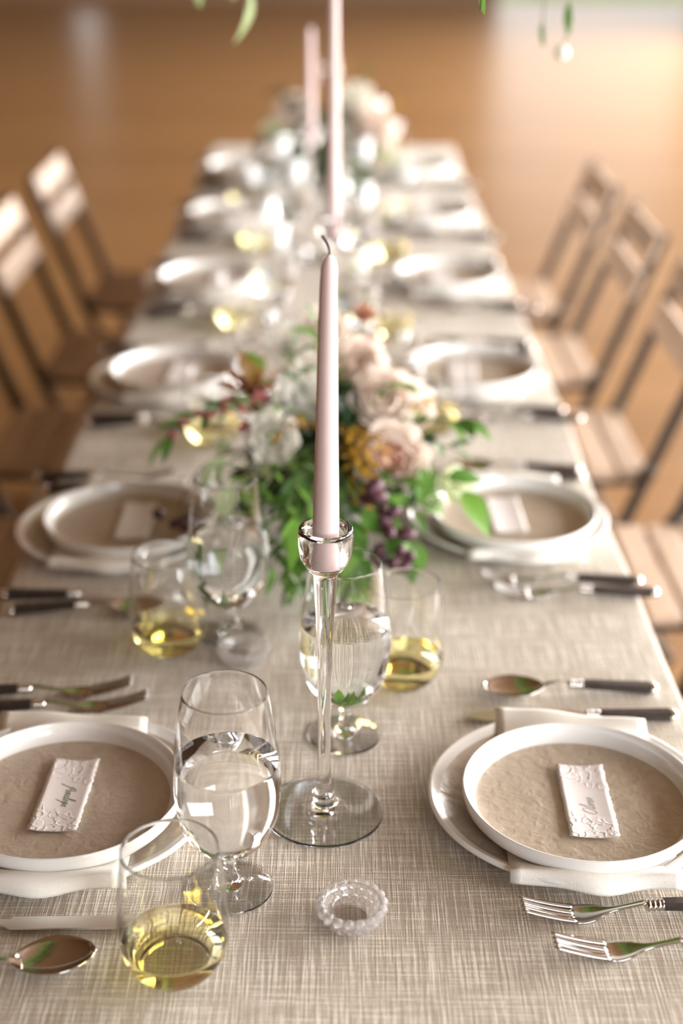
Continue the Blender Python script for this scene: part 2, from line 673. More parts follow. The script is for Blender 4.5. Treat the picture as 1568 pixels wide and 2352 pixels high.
# ------------------------------------------------------------------ table and cloth
TX0, TX1, TY0, TY1 = -0.408, 0.372, -0.25, 4.70
t = thing('banquet_table', 'long wooden banquet table hidden beneath the beige linen cloth', 'table', ((TX0 + TX1) / 2, (TY0 + TY1) / 2, 0))
cx, cy = (TX0 + TX1) / 2, (TY0 + TY1) / 2
hx, hy = (TX1 - TX0) / 2 - 0.012, (TY1 - TY0) / 2 - 0.012
link('tabletop', MB().box((-hx, -hy, 0.71), (hx, hy, Z - 0.006)).mesh('tabletop', bevel=0.006), t, M['tablewood'])
leg_me = MB().box((-0.03, -0.03, 0), (0.03, 0.03, 0.71)).mesh('leg', bevel=0.004)
leg_me.materials.append(M['tablewood'])
for sx in (-1, 1):
    for sy in (-1, 0, 1):
        link('leg', leg_me, t, loc=(sx * (hx - 0.07), sy * (hy - 0.12) + (2.525 - cy if sy == 0 else 0), 0))
me_rail = MB().box((-hx + 0.05, -hy + 0.1, 0.63), (-hx + 0.075, hy - 0.1, 0.71)).box((hx - 0.075, -hy + 0.1, 0.63), (hx - 0.05, hy - 0.1, 0.71)).mesh('apron')
link('apron', me_rail, t, M['tablewood'])


def cloth():
    rad, drop = 0.012, 0.21
    # cross-section across x: list of (x, z, u, hang)
    sec = []
    nflat = 26
    for i in range(7):
        s = i / 6
        sec.append((TX0, Z - rad - drop * (1 - s), -(rad * 1.57 + drop * (1 - s)), 1 - s))
    for i in range(1, 6):
        a = PI / 2 * i / 6
        sec.append((TX0 + rad - rad * math.cos(a), Z - rad + rad * math.sin(a), -rad * 1.57 * (1 - i / 6), 0))
    for i in range(nflat + 1):
        x = TX0 + rad + (TX1 - TX0 - 2 * rad) * i / nflat
        sec.append((x, Z, x - TX0, 0))
    W = TX1 - TX0
    for (x, z, u, h) in [q for q in sec[:12]][::-1]:
        sec.append((TX1 + TX0 - x, z, W - u, h))
    ys = []
    for i in range(6):
        ys.append((TY0, i / 5))
    ny = 180
    vs, fs, uv = [], [], []
    nsec = len(sec)
    for j in range(ny + 1):
        y = TY0 + (TY1 - TY0) * j / ny
        for (x, z, u, h) in sec:
            side = -1 if x < (TX0 + TX1) / 2 else 1
            wv = h * (0.016 * math.sin(y * 9 + side) + 0.010 * math.sin(y * 21 + 2 * side)) + h * 0.012
            ed = 0.0
            if abs(x - TX0) < 0.02 or abs(x - TX1) < 0.02:
                ed = 0.0025 * math.sin(y * 5.1 + side * 2) + 0.0018 * math.sin(y * 12.7)
            vs.append((x + side * (wv + ed), y, z))
            uv.append((u, y))
    for j in range(ny):
        for i in range(nsec - 1):
            a = j * nsec + i
            fs.append((a, a + 1, a + nsec + 1, a + nsec))
    # the two short ends: a rounded fall over the edge
    for (y, sgn, row) in ((TY0, -1, 0), (TY1, 1, ny)):
        prev = [row * nsec + i for i in range(nsec)]
        for k_ in range(1, 10):
            cur = []
            for i, (x, z, u, h) in enumerate(sec):
                if k_ <= 4:
                    a = PI / 2 * k_ / 4
                    dy, dz = rad * math.sin(a), -rad * (1 - math.cos(a))
                else:
                    dy, dz = rad + 0.02 * (k_ - 4) / 5, -rad - drop * (k_ - 4) / 5
                zz = min(z, Z + dz)
                cur.append(len(vs))
                vs.append((vs[row * nsec + i][0], y + sgn * (dy if z > Z - 0.02 else dy * 0.5), zz))
                uv.append((u, y + sgn * (rad * 1.57 * min(k_, 4) / 4 + drop * max(0, k_ - 4) / 5)))
            for i in range(nsec - 1):
                q = (prev[i], prev[i + 1], cur[i + 1], cur[i])
                fs.append(q if sgn < 0 else q[::-1])
            prev = cur
    me = mesh('tablecloth', vs, fs, True)
    ul = me.uv_layers.new(name='UVMap')
    for lp in me.loops:
        ul.data[lp.index].uv = uv[lp.vertex_index]
    return me


tag(link('tablecloth', cloth(), mats=M['linen']), 'beige slub linen cloth covering the long table', 'tablecloth')

# ------------------------------------------------------------------ place setting pieces
def wobble(amp, ph, zamp=0.0):
    def f(r, z, a):
        k_ = 1 + amp * (math.sin(2 * a + ph) + 0.6 * math.sin(3 * a + 2 * ph) + 0.35 * math.sin(7 * a))
        return r * k_, z + zamp * math.sin(3 * a + ph) * (r > 0.09)
    return f


ch_prof = clampr(spl([(0.0, 0.0095), (0.06, 0.0095), (0.095, 0.0097), (0.113, 0.0115), (0.124, 0.0165), (0.1295, 0.0195)], 4)) + \
    [(0.1308, 0.0204), (0.1325, 0.0202), (0.1335, 0.0190), (0.1332, 0.0160)] + [(0.120, 0.0085), (0.100, 0.0045), (0.092, 0.0030), (0.090, 0.0), (0.084, 0.0), (0.082, 0.0035), (0.0, 0.0040)]
charger_me = lathe('charger_plate', ch_prof, 96, mat_of=lambda i: 1 if i < 15 else 0, wob=wobble(0.004, 0.7, 0.0008))
charger_me.materials.append(M['ceramic'])
charger_me.materials.append(M['sand'])
sp_prof = [(0.0, 0.0055), (0.05, 0.0055), (0.085, 0.0055), (0.0925, 0.0057)] + \
    [(0.0965, 0.0063), (0.1000, 0.0078), (0.1030, 0.0105), (0.1050, 0.0145), (0.1060, 0.0185), (0.1066, 0.0210)] + \
    [(0.1072, 0.0219), (0.1082, 0.0222), (0.1090, 0.0216), (0.1094, 0.0203)] + [(0.1092, 0.0150), (0.1078, 0.0090), (0.1045, 0.0045), (0.0985, 0.0015), (0.088, 0.0), (0.05, 0.0), (0.0, 0.0)]
salad_me = lathe('salad_plate', sp_prof, 96, mat_of=lambda i: 1 if i < 4 else 0, wob=wobble(0.002, 1.9))
salad_me.materials.append(M['ceramic'])
salad_me.materials.append(M['sand'])


def napkin_mesh(seed, wid=0.148):
    """Folded strip in the setting's own frame: x across, y from the front flop (-) to the back edge (+); z above the cloth."""
    rnd = random.Random(seed)
    ys = [-0.137, -0.1368, -0.1360, -0.1340, -0.129, -0.123, -0.115, -0.10, -0.08, -0.04, 0.0, 0.04, 0.08, 0.10, 0.112, 0.122, 0.130, 0.134]
    zs = [0.0085, 0.0110, 0.0148, 0.0186, 0.0212, 0.0212, 0.0185, 0.0120, 0.0104, 0.0103, 0.0103, 0.0103, 0.0106, 0.0125, 0.0175, 0.0215, 0.0235, 0.0240]
    nx = 16
    ph = rnd.uniform(0, 6)
    vs, fs = [], []
    for j, (y, z) in enumerate(zip(ys, zs)):
        for i in range(nx + 1):
            s = i / nx - 0.5
            free = max(0.0, (abs(y) - 0.105) / 0.03)
            wv = 0.0014 * math.sin(s * 11 + ph) * min(1, free)
            yy = y
            if y < -0.12:
                f = min(1, (-y - 0.12) / 0.018)
                yy = y - f * (0.013 * math.exp(-((s - 0.03) / 0.20) ** 2) - 0.010 + 0.0020 * math.sin(s * 9 + ph))
            if y > 0.11:
                yy = y - (s + 0.5) * 0.018
            zz = z + wv + 0.0034
            # beyond the charger's rim in the corners the cloth sags a little
            vs.append((s * wid, yy, zz))
    for j in range(len(ys) - 1):
        for i in range(nx):
            a = j * (nx + 1) + i
            fs.append((a, a + 1, a + nx + 2, a + nx + 1))
    # thickness: two folded layers, closed into a solid
    n0 = len(vs)
    me = mesh('napkin', vs, fs, True)
    bm = bmesh.new()
    bm.from_mesh(me)
    bmesh.ops.recalc_face_normals(bm, faces=bm.faces)
    if sum(f.normal.z for f in bm.faces) < 0:
        bmesh.ops.reverse_faces(bm, faces=bm.faces)
    r = bmesh.ops.solidify(bm, geom=list(bm.faces), thickness=0.0036)
    bmesh.ops.recalc_face_normals(bm, faces=bm.faces)
    bm.to_mesh(me)
    bm.free()
    me.polygons.foreach_set('use_smooth', [True] * len(me.polygons))
    return me


def card_bow(x, y, w=0.0445, l=0.112):
    return 0.0008 + 0.0022 * (2 * x / w) ** 2 + 0.0012 * (2 * y / l) ** 2


def card_mesh(seed, w=0.0445, l=0.112):
    """Deckle-edged sheet, slightly bowed, as a closed grid 1 mm thick."""
    rnd = random.Random(seed)
    nx, ny = 10, 44
    ex0 = [rnd.uniform(-0.0006, 0.0006) for _ in range(ny + 1)]
    ex1 = [rnd.uniform(-0.0007, 0.0007) for _ in range(ny + 1)]
    ey0 = [rnd.uniform(-0.0003, 0.0003) for _ in range(nx + 1)]
    ey1 = [rnd.uniform(-0.0003, 0.0003) for _ in range(nx + 1)]
    vs, fs = [], []
    for lay in range(2):
        for j in range(ny + 1):
            for i in range(nx + 1):
                u, v = i / nx, j / ny
                x = -w / 2 + w * u + (ex0[j] if i == 0 else ex1[j] if i == nx else 0)
                y = -l / 2 + l * v + (ey0[i] if j == 0 else ey1[i] if j == ny else 0)
                edge = i in (0, nx) or j in (0, ny)
                z = card_bow(x, y) + (0.0007 if lay else 0.0) + ((-0.0002 if lay else 0.0002) if edge else 0)
                vs.append((x, y, z))
    n1 = (nx + 1) * (ny + 1)
    for j in range(ny):
        for i in range(nx):
            a = j * (nx + 1) + i
            fs.append((a, a + nx + 1, a + nx + 2, a + 1))
            b_ = a + n1
            fs.append((b_, b_ + 1, b_ + nx + 2, b_ + nx + 1))
    ring = [i for i in range(nx + 1)] + [j * (nx + 1) + nx for j in range(1, ny + 1)] + [ny * (nx + 1) + i for i in range(nx - 1, -1, -1)] + [j * (nx + 1) for j in range(ny - 1, 0, -1)]
    for a, b_ in zip(ring, ring[1:] + ring[:1]):
        fs.append((a, b_, b_ + n1, a + n1))
    return mesh('place_card', vs, fs, True)


LET = {
    'P': ([[(0.0, 0.9), (0.5, 1.9), (0.35, 0.8), (0.05, -1.3)], [(0.15, 1.2), (0.7, 2.0), (1.1, 1.5), (0.8, 0.8), (0.35, 0.7)]], 1.0),
    'p': ([[(0, 0.3), (0.3, 1.2), (0.1, -1.3)], [(0.18, 0.3), (0.42, 1.0), (0.62, 0.6), (0.42, 0.0), (0.25, 0.15), (0.75, 0.25)]], 0.72),
    'e': ([[(0, 0.3), (0.35, 0.55), (0.42, 0.85), (0.25, 1.0), (0.08, 0.6), (0.17, 0.1), (0.4, 0.0), (0.6, 0.3)]], 0.56),
    'n': ([[(0, 0.3), (0.12, 1.0), (0.1, 0.0), (0.3, 0.85), (0.46, 1.0), (0.5, 0.1), (0.72, 0.25)]], 0.7),
    'l': ([[(0, 0.2), (0.4, 1.7), (0.36, 2.5), (0.16, 2.2), (0.15, 0.2), (0.33, 0.0), (0.5, 0.3)]], 0.48),
    'o': ([[(0.35, 1.0), (0.1, 0.8), (0.05, 0.3), (0.3, 0.0), (0.5, 0.4), (0.38, 0.95), (0.65, 0.8)]], 0.6),
    'O': ([[(0.7, 2.1), (0.2, 1.8), (0.0, 0.9), (0.3, 0.0), (0.9, 0.1), (1.2, 1.0), (1.0, 1.9), (0.5, 2.1)]], 1.2),
    'i': ([[(0, 0.3), (0.15, 1.0), (0.15, 0.1), (0.38, 0.25)], [(0.2, 1.4), (0.23, 1.5)]], 0.35),
    'v': ([[(0, 0.5), (0.1, 1.0), (0.25, 0.0), (0.47, 1.0), (0.62, 0.8)]], 0.58),
    'r': ([[(0, 0.3), (0.15, 1.1), (0.26, 0.88), (0.42, 0.9), (0.36, 0.2), (0.62, 0.1)]], 0.6),
}


def script_mesh(text, xh, pen, turn, at, slant=0.45):
    """Joined-up handwriting as a flat ribbon; reads along +x, up is +y; centred."""
    mb = MB()
    x = 0.0
    strokes = []
    for chh in text:
        ss, adv = LET[chh]
        for s in ss:
            strokes.append([(x + p[0] + slant * p[1], p[1]) for p in spl(s, 5)])
        x += adv * 1.25
    cx_ = x / 2
    for s in strokes:
        n = len(s)
        L, Rr = [], []
        for i, p in enumerate(s):
            q0, q1 = s[max(i - 1, 0)], s[min(i + 1, n - 1)]
            dx, dy = q1[0] - q0[0], q1[1] - q0[1]
            d = math.hypot(dx, dy) or 1
            wd_ = pen * (0.55 + 0.75 * max(0, -dy / d)) / 2
            nx_, ny_ = -dy / d, dx / d
            X, Y = (p[0] - cx_) * xh, (p[1] - 0.5) * xh
            L.append((X + nx_ * wd_, Y + ny_ * wd_, 0))
            Rr.append((X - nx_ * wd_, Y - ny_ * wd_, 0))
        base = len(mb.v)
        for a, b_ in zip(L, Rr):
            mb.v += [a, b_, (a[0], a[1], 0.00015), (b_[0], b_[1], 0.00015)]
        for i in range(n - 1):
            k_ = base + 4 * i
            mb.f += [(k_ + 2, k_ + 6, k_ + 7, k_ + 3), (k_, k_ + 1, k_ + 5, k_ + 4), (k_, k_ + 4, k_ + 6, k_ + 2), (k_ + 1, k_ + 3, k_ + 7, k_ + 5)]
    for i, v in enumerate(mb.v):
        x_, y_ = at[0] - turn * v[1], at[1] + turn * v[0]
        mb.v[i] = (x_, y_, card_bow(x_, y_) + 0.00078 + v[2])
    return mb.mesh('handwriting')


# --- cutlery: local frame, handle towards +x, business end towards -x, resting on z = 0
def strip_solid(name, secs, thick):
    """secs: list of rows of points (equal count). Two-sided solid sheet."""
    vs, fs = [], []
    n = len(secs[0])
    for row in secs:
        vs += row
    for j in range(len(secs) - 1):
        for i in range(n - 1):
            a = j * n + i
            fs.append((a, a + 1, a + n + 1, a + n))
    return vs, fs


def solid_mesh(name, parts, thick):
    mb = MB()
    for vs, fs in parts:
        mb.add(vs, fs)
    me = mesh(name, mb.v, mb.f, True)
    bm = bmesh.new()
    bm.from_mesh(me)
    bmesh.ops.remove_doubles(bm, verts=bm.verts, dist=1e-6)
    bmesh.ops.recalc_face_normals(bm, faces=bm.faces)
    if sum(f.normal.z * f.calc_area() for f in bm.faces) < 0:
        bmesh.ops.reverse_faces(bm, faces=bm.faces)
    bmesh.ops.solidify(bm, geom=list(bm.faces), thickness=thick)
    bmesh.ops.recalc_face_normals(bm, faces=bm.faces)
    bm.to_mesh(me)
    bm.free()
    me.polygons.foreach_set('use_smooth', [True] * len(me.polygons))
    return me


def fork_head():
    zf = lambda x: 0.0022 + 0.010 * max(0, (x + 0.025) / 0.055) ** 1.3 * (x > -0.025) + 0.0120 * max(0, (-0.025 - x) / 0.05) ** 1.5
    parts = []
    # neck and palm
    secs = []
    for (x, w) in spl([(0.030, 0.0050), (0.015, 0.0044), (0.004, 0.0050), (-0.004, 0.0090), (-0.013, 0.0180), (-0.022, 0.0225), (-0.031, 0.0228)], 4):
        row = []
        for i in range(10):
            s = i / 9 - 0.5
            dip = 0.0022 * (1 - (2 * s) ** 2) * min(1, w / 0.02)
            row.append((x, s * w, zf(x) - dip + 0.0020))
        secs.append(row)
    parts.append(strip_solid('', secs, 0))
    # four tines
    for k_ in range(4):
        c0 = (k_ - 1.5) * 0.00605
        secs = []
        for i in range(13):
            s = i / 12
            x = -0.031 - 0.046 * s
            w = (0.0052 if s == 0 else 0.0044) * (1 - 0.42 * s) * (1 if s < 0.97 else 0.55)
            yc = c0 * (1 - 0.06 * s)
            dip = 0.0022 * (1 - (2 * c0 / 0.0228) ** 2) * (1 - s)
            secs.append([(x, yc - w / 2, zf(x) - dip + 0.0020), (x, yc, zf(x) - dip + 0.0023), (x, yc + w / 2, zf(x) - dip + 0.0020)])
        parts.append(strip_solid('', secs, 0))
    return solid_mesh('head', parts, 0.0017)


def spoon_bowl():
    parts, secs = [], []
    L, W, D = 0.066, 0.044, 0.0085
    zc = 0.0022
    # grid across an egg-shaped outline
    for j in range(19):
        s = j / 18
        x = 0.004 - L * s
        k_ = max(0.0, 1 - (2 * s - 1) ** 2) ** 0.5
        w = W * k_ * (0.80 + 0.20 * math.sin(PI * min(1, s * 1.05)) + 0.06 * (s - 0.5))
        w = max(w, 0.005 if s < 0.5 else 0.0012)
        row = []
        for i in range(15):
            q = i / 14 * 2 - 1
            depth = D * (1 - q * q) * k_ ** 1.2
            row.append((x, q * w / 2, zc + 0.0095 - depth))
        secs.append(row)
    parts.append(strip_solid('', secs, 0))
    secs = []
    for (x, w, z) in spl([(0.032, 0.0050, 0.0125), (0.018, 0.0044, 0.0155), (0.008, 0.0050, 0.0140), (0.002, 0.0075, 0.0112), (-0.004, 0.013, 0.0085)], 4):
        secs.append([(x, (i / 4 - 0.5) * w, z) for i in range(5)])
    parts.append(strip_solid('', secs, 0))
    return solid_mesh('bowl', parts, 0.0014)


def knife_blade():
    # lying on its side: flat face up, tilted a little about its own length
    top, bot = [], []
    outline = spl([(0.034, 0.0048), (0.026, 0.0052), (0.020, 0.0088), (0.012, 0.0098), (-0.04, 0.0100), (-0.07, 0.0096), (-0.085, 0.0075), (-0.092, 0.0035), (-0.0935, 0.001)], 4)
    mb = MB()
    n = len(outline)
    vs, fs = [], []
    for (x, h) in outline:
        lo = -0.0075 if x < 0.02 else -0.0042
        if x < -0.075:
            lo = -0.0075 + (-0.075 - x) * 0.33
        tl = 0.10
        for (yy, zz) in ((lo, 0.0030), (lo + 0.001, 0.0040), (h, 0.0044), (h + 0.0004, 0.0034), (h - 0.0006, 0.0024), (lo + 0.001, 0.0022)):
            vs.append((x, yy, zz + 0.0006 + tl * (yy + 0.008) * 0.5))
    for j in range(n - 1):
        for i in range(6):
            i2 = (i + 1) % 6
            a = j * 6
            fs.append((a + i, a + i2, a + 6 + i2, a + 6 + i))
    fs.append(tuple(range(6)))
    fs.append(tuple(range(6 * (n - 1), 6 * n))[::-1])
    me = mesh('blade', vs, fs, False)
    bm = bmesh.new()
    bm.from_mesh(me)
    bmesh.ops.recalc_face_normals(bm, faces=bm.faces)
    bm.to_mesh(me)
    bm.free()
    return me


def handle_mesh(x0, x1, w0, w1, t, z0, z1):
    vs, fs = [], []
    n = 8
    st = 10
    for j in range(st + 1):
        s = j / st
        x = x0 + (x1 - x0) * s
        w = w0 + (w1 - w0) * s
        tt = t * (1 + 0.12 * s)
        zc = z0 + (z1 - z0) * s
        ch = 0.0018
        for (yy, zz) in ((-w / 2, -tt / 2 + ch), (-w / 2 + ch, -tt / 2), (w / 2 - ch, -tt / 2), (w / 2, -tt / 2 + ch), (w / 2, tt / 2 - ch), (w / 2 - ch, tt / 2), (-w / 2 + ch, tt / 2), (-w / 2, tt / 2 - ch)):
            vs.append((x, yy, zc + zz))
    for j in range(st):
        for i in range(n):
            i2 = (i + 1) % n
            fs.append((j * n + i, j * n + i2, (j + 1) * n + i2, (j + 1) * n + i))
    fs.append(tuple(range(n)))
    fs.append(tuple(range(st * n, st * n + n))[::-1])
    me = mesh('handle', vs, fs, False)
    bm = bmesh.new()
    bm.from_mesh(me)
    bmesh.ops.recalc_face_normals(bm, faces=bm.faces)
    bm.to_mesh(me)
    bm.free()
    return me


def x_lathe(name, prof, n, x0, z0, flat=0.8):
    """lathe whose axis runs along x."""
    me = lathe(name, [(r, z) for r, z in prof], n)
    for v in me.vertices:
        x, y, z = v.co
        v.co = (x0 + z, x, z0 + y * flat)
    me.update()
    return me


def cutlery(kind, label):
    t = thing(kind, label, {'table_fork': 'fork', 'table_knife': 'knife', 'soup_spoon': 'spoon'}[kind])
    fx, fz = 0.030, 0.0098
    if kind == 'table_fork':
        link('head', fork_head(), t, M['silver'])
    elif kind == 'soup_spoon':
        link('bowl', spoon_bowl(), t, M['silver'])
        fz = 0.0118
    else:
        link('blade', knife_blade(), t, M['blade'])
        fz = 0.0066
    prof = [(0.0, -0.0005), (0.0040, -0.0005)]
    for k_ in range(3):
        prof += [(0.0046, 0.0002 + 0.0042 * k_), (0.0064, 0.0012 + 0.0042 * k_), (0.0066, 0.0021 + 0.0042 * k_), (0.0064, 0.0030 + 0.0042 * k_), (0.0048, 0.0040 + 0.0042 * k_)]
    prof += [(0.0060, 0.0132), (0.0060, 0.0150), (0.0, 0.0150)]
    link('ferrule', x_lathe('ferrule', prof, 20, fx, fz), t, M['silver'])
    ez = 0.0058
    link('handle', handle_mesh(fx + 0.0148, 0.1185, 0.0108, 0.0150, 0.0084, fz, ez), t, M['handle'])
    cap = [(0.0, -0.001), (0.0080, -0.001), (0.0084, 0.001), (0.0082, 0.004), (0.0066, 0.0075), (0.0, 0.0090)]
    link('end_cap', x_lathe('end_cap', cap, 20, 0.1185, ez, 0.66), t, M['pewter'])
    return t


# --- glasses
def goblet_parts(t, water=True):
    outer = spl([(0.0, 0.0), (0.030, 0.0), (0.0362, 0.0004), (0.0372, 0.0012), (0.0362, 0.0020), (0.028, 0.0036), (0.015, 0.0062), (0.0085, 0.0105), (0.0058, 0.018),
                 (0.0052, 0.027), (0.0062, 0.0340), (0.0120, 0.0395), (0.0230, 0.0465), (0.0345, 0.0590), (0.0415, 0.0770), (0.0447, 0.1000), (0.0445, 0.1230), (0.0420, 0.1500), (0.0380, 0.1770), (0.0347, 0.1962)], 4)
    wall_ = 0.0008
    rim = [(0.0346, 0.1967), (0.0343, 0.1969), (0.0340, 0.1967)]
    inner = [(0.0347 - wall_, 0.1960), (0.0380 - wall_, 0.1770), (0.0420 - wall_, 0.1500), (0.0445 - wall_, 0.1230), (0.0447 - wall_, 0.1000), (0.0415 - wall_, 0.0775), (0.0345 - wall_ * 1.2, 0.0600), (0.0225, 0.0487), (0.0115, 0.0432), (0.0, 0.0415)]
    above, below = split_at(clampr(spl(inner, 5)), 0.131)
    turned_pieces(t, clampr(outer) + rim + above, (0.0085, 0.0345), ('foot', 'stem', 'bowl'), M['glass'])
    n_ = len(below)
    link('water', lathe('water', below + [(0.0, 0.131)], 72, mat_of=lambda i: 1 if i >= n_ - 1 else 0, recalc=False), t, [M['glass_water'], M['water']])


def stemless_parts(t):
    outer = [(0.0, 0.0012), (0.018, 0.0010), (0.0235, 0.0), (0.0275, 0.0012), (0.0345, 0.0085), (0.0405, 0.0205), (0.0435, 0.0360), (0.0440, 0.0500), (0.0430, 0.0720), (0.0405, 0.0960), (0.0377, 0.1172)]
    rim = [(0.0376, 0.1177), (0.0372, 0.1179), (0.0369, 0.1177)]
    w_ = 0.0009
    inner = [(0.0377 - w_, 0.1170), (0.0405 - w_, 0.0960), (0.0430 - w_, 0.0720), (0.0440 - w_, 0.0500), (0.0435 - w_, 0.0365), (0.0402 - w_, 0.0222), (0.0340 - w_, 0.0125), (0.0265, 0.0072), (0.016, 0.0056), (0.0, 0.0054)]
    above, below = split_at(clampr(spl(inner, 5)), 0.0305)
    link('bowl', lathe('stemless_glass', clampr(spl(outer, 4)) + rim + above, 72, recalc=False), t, M['glass'])
    n_ = len(below)
    link('wine', lathe('wine', below + [(0.0, 0.0305)], 72, mat_of=lambda i: 1 if i >= n_ - 1 else 0, recalc=False), t, [M['glass_wine'], M['wine']])


def candlestick_parts(t, s=1.0):
    prof = spl([(0.0, 0.0), (0.050, 0.0), (0.0546, 0.0008), (0.0553, 0.0018), (0.0540, 0.0028), (0.040, 0.0036), (0.022, 0.0052), (0.0120, 0.0090), (0.0095, 0.0130), (0.0103, 0.0180), (0.0108, 0.0215), (0.0080, 0.0270),
                (0.0066, 0.0360), (0.0060, 0.070), (0.0061, 0.115), (0.0068, 0.160), (0.0080, 0.200), (0.0097, 0.234), (0.0104, 0.2445), (0.0112, 0.2490), (0.0160, 0.2545), (0.0210, 0.2630), (0.0232, 0.2730), (0.0236, 0.2830), (0.0234, 0.2900)], 4)
    top = [(0.0230, 0.2918), (0.0220, 0.2924), (0.0205, 0.2918), (0.0188, 0.2900), (0.0168, 0.2872)]
    hole = [(0.0158, 0.2850), (0.0152, 0.2800), (0.0140, 0.2660), (0.0133, 0.2590), (0.0110, 0.2572), (0.0, 0.2570)]
    turned_pieces(t, clampr(prof) + top + hole, (0.0080, 0.2490), ('foot', 'stem', 'candle_cup'), M['glass'])


def taper(name, label, loc, length, r0=0.0117, r1=0.0066, tilt=(0, 0), group=None):
    t = thing(name, label, 'candle', loc, 0, group)
    t.rotation_euler = (tilt[0], tilt[1], 0)
    pr = [(0.0, 0.0), (r0 - 0.0008, 0.0), (r0, 0.0010)]
    for i in range(1, 15):
        s = i / 14
        pr.append((r0 + (r1 - r0) * s ** 1.15, 0.001 + (length - 0.012) * s))
    pr += [(r1 * 0.93, length - 0.0075), (r1 * 0.72, length - 0.0035), (r1 * 0.42, length - 0.0010), (r1 * 0.22, length), (0.0, length + 0.0002)]
    link('wax', lathe('wax', pr, 40, wob=lambda r, z, a: (r * (1 + 0.012 * math.sin(2 * a + z * 40) + (0.07 * math.sin(a + 2) if z > length - 0.012 else 0)), z)), t, M['wax'])
    p = spl([(0, 0, length - 0.002), (0.0004, 0, length + 0.004), (-0.0012, 0.0006, length + 0.009), (-0.0042, 0.001, length + 0.0135), (-0.0050, 0.001, length + 0.0150)], 4)
    link('wick', MB().tube(p, lambda s: 0.0008 + 0.0005 * s, 8).mesh('wick', True), t, M['wick'])
    return t


def salt_dish(label, loc, rot):
    t = thing('salt_cellar', label, 'salt dish', loc, rot, None)
    prof = spl([(0.0, 0.0), (0.013, 0.0), (0.0165, 0.0008), (0.0205, 0.0055), (0.0245, 0.0125), (0.0262, 0.0180), (0.0258, 0.0198), (0.0240, 0.0200), (0.0222, 0.0180), (0.0190, 0.0110), (0.0140, 0.0068), (0.007, 0.0056), (0.0, 0.0054)], 3)
    link('dish', lathe('salt_dish', clampr(prof), 48), t, M['pressed'])
    bead = uv_ball('bead', 1.0, 12, 8)
    bead.materials.append(M['pressed'])
    for (rr, zz, n, r, off) in ((0.0266, 0.0178, 18, 0.0043, 0), (0.0250, 0.0110, 18, 0.0038, 0.5), (0.0212, 0.0052, 18, 0.0032, 0)):
        for k_ in range(n):
            a = 2 * PI * (k_ + off) / n
            link('bead', bead, t, matrix=Matrix.Translation((rr * math.cos(a), rr * math.sin(a), zz)) @ Matrix.Diagonal((r, r, r, 1)))
    return t


def uv_ball(name, r, n=16, m_=10, stretch=1.0):
    return lathe(name, [(r * math.sin(PI * i / m_) if 0 < i < m_ else 0.0, -r * stretch * math.cos(PI * i / m_)) for i in range(m_ + 1)], n)


ROW = ['first', 'second', 'third', 'fourth', 'fifth', 'sixth']
RCEN = {1: [(0.226, 1.088), (0.235, 1.722), (0.232, 2.33), (0.236, 2.96), (0.232, 3.58), (0.226, 4.20)],
        -1: [(-0.249, 1.088), (-0.272, 1.698), (-0.274, 2.31), (-0.262, 2.93), (-0.262, 3.56), (-0.266, 4.18)]}
CHOFF = {1: (-0.006, 0.016), -1: (0.004, 0.014)}


def side(s):
    return 'right' if s > 0 else 'left'


def place(s, i):
    return f'{ROW[i]} {side(s)}-side place'


# originals
protos = {}
protos['fork'] = cutlery('table_fork', 'x')
protos['knife'] = cutlery('table_knife', 'x')
protos['spoon'] = cutlery('soup_spoon', 'x')
g0 = thing('water_goblet', 'x', 'glass')
goblet_parts(g0)
protos['goblet'] = g0
s0 = thing('stemless_wine_glass', 'x', 'glass')
stemless_parts(s0)
protos['stemless'] = s0
collect_kids()
used = set()


def put(kind, loc, rz, label, group):
    if kind not in used:
        used.add(kind)
        o = protos[kind]
        o.location = loc
        o.rotation_euler = (0, 0, rz)
        tag(o, label, None, group)
        return o
    return dup(protos[kind], loc, rz, label, group)


GOB = {(1, 0): (0.009, 1.227), (-1, 0): (-0.090, 0.988), (-1, 1): (-0.121, 1.436), (1, 1): (0.085, 2.02), (-1, 2): (-0.115, 2.12), (1, 2): (0.030, 2.50),
       (-1, 3): (-0.125, 2.70), (1, 3): (0.045, 3.10), (-1, 4): (-0.115, 3.36), (1, 4): (0.050, 3.66), (-1, 5): (-0.160, 3.72), (1, 5): (0.105, 4.35)}
STE = {(1, 0): (0.073, 1.337), (-1, 0): (-0.127, 0.889), (-1, 1): (-0.187, 1.406), (1, 1): (0.150, 2.10), (-1, 2): (-0.190, 2.05), (1, 2): (0.105, 2.60),
       (-1, 3): (-0.190, 2.66), (1, 3): (0.120, 3.20), (-1, 4): (-0.185, 3.30), (1, 4): (0.165, 3.66), (-1, 5): (-0.245, 3.76), (1, 5): (0.16, 4.45)}
CUT = {  # front places measured one by one: kind, x of the ferrule start, y, angle
    (1, 0): [('fork', 0.231, 0.9535, 4.5), ('fork', 0.252, 0.908, 3.5), ('knife', 0.228, 1.258, 1), ('spoon', 0.218, 1.309, 2)],
    (-1, 0): [('fork', -0.272, 1.272, 184), ('fork', -0.292, 1.302, 183), ('knife', -0.249, 0.9385, 181), ('spoon', -0.252, 0.885, 193)]}
nap_me = {}
rndp = random.Random(11)
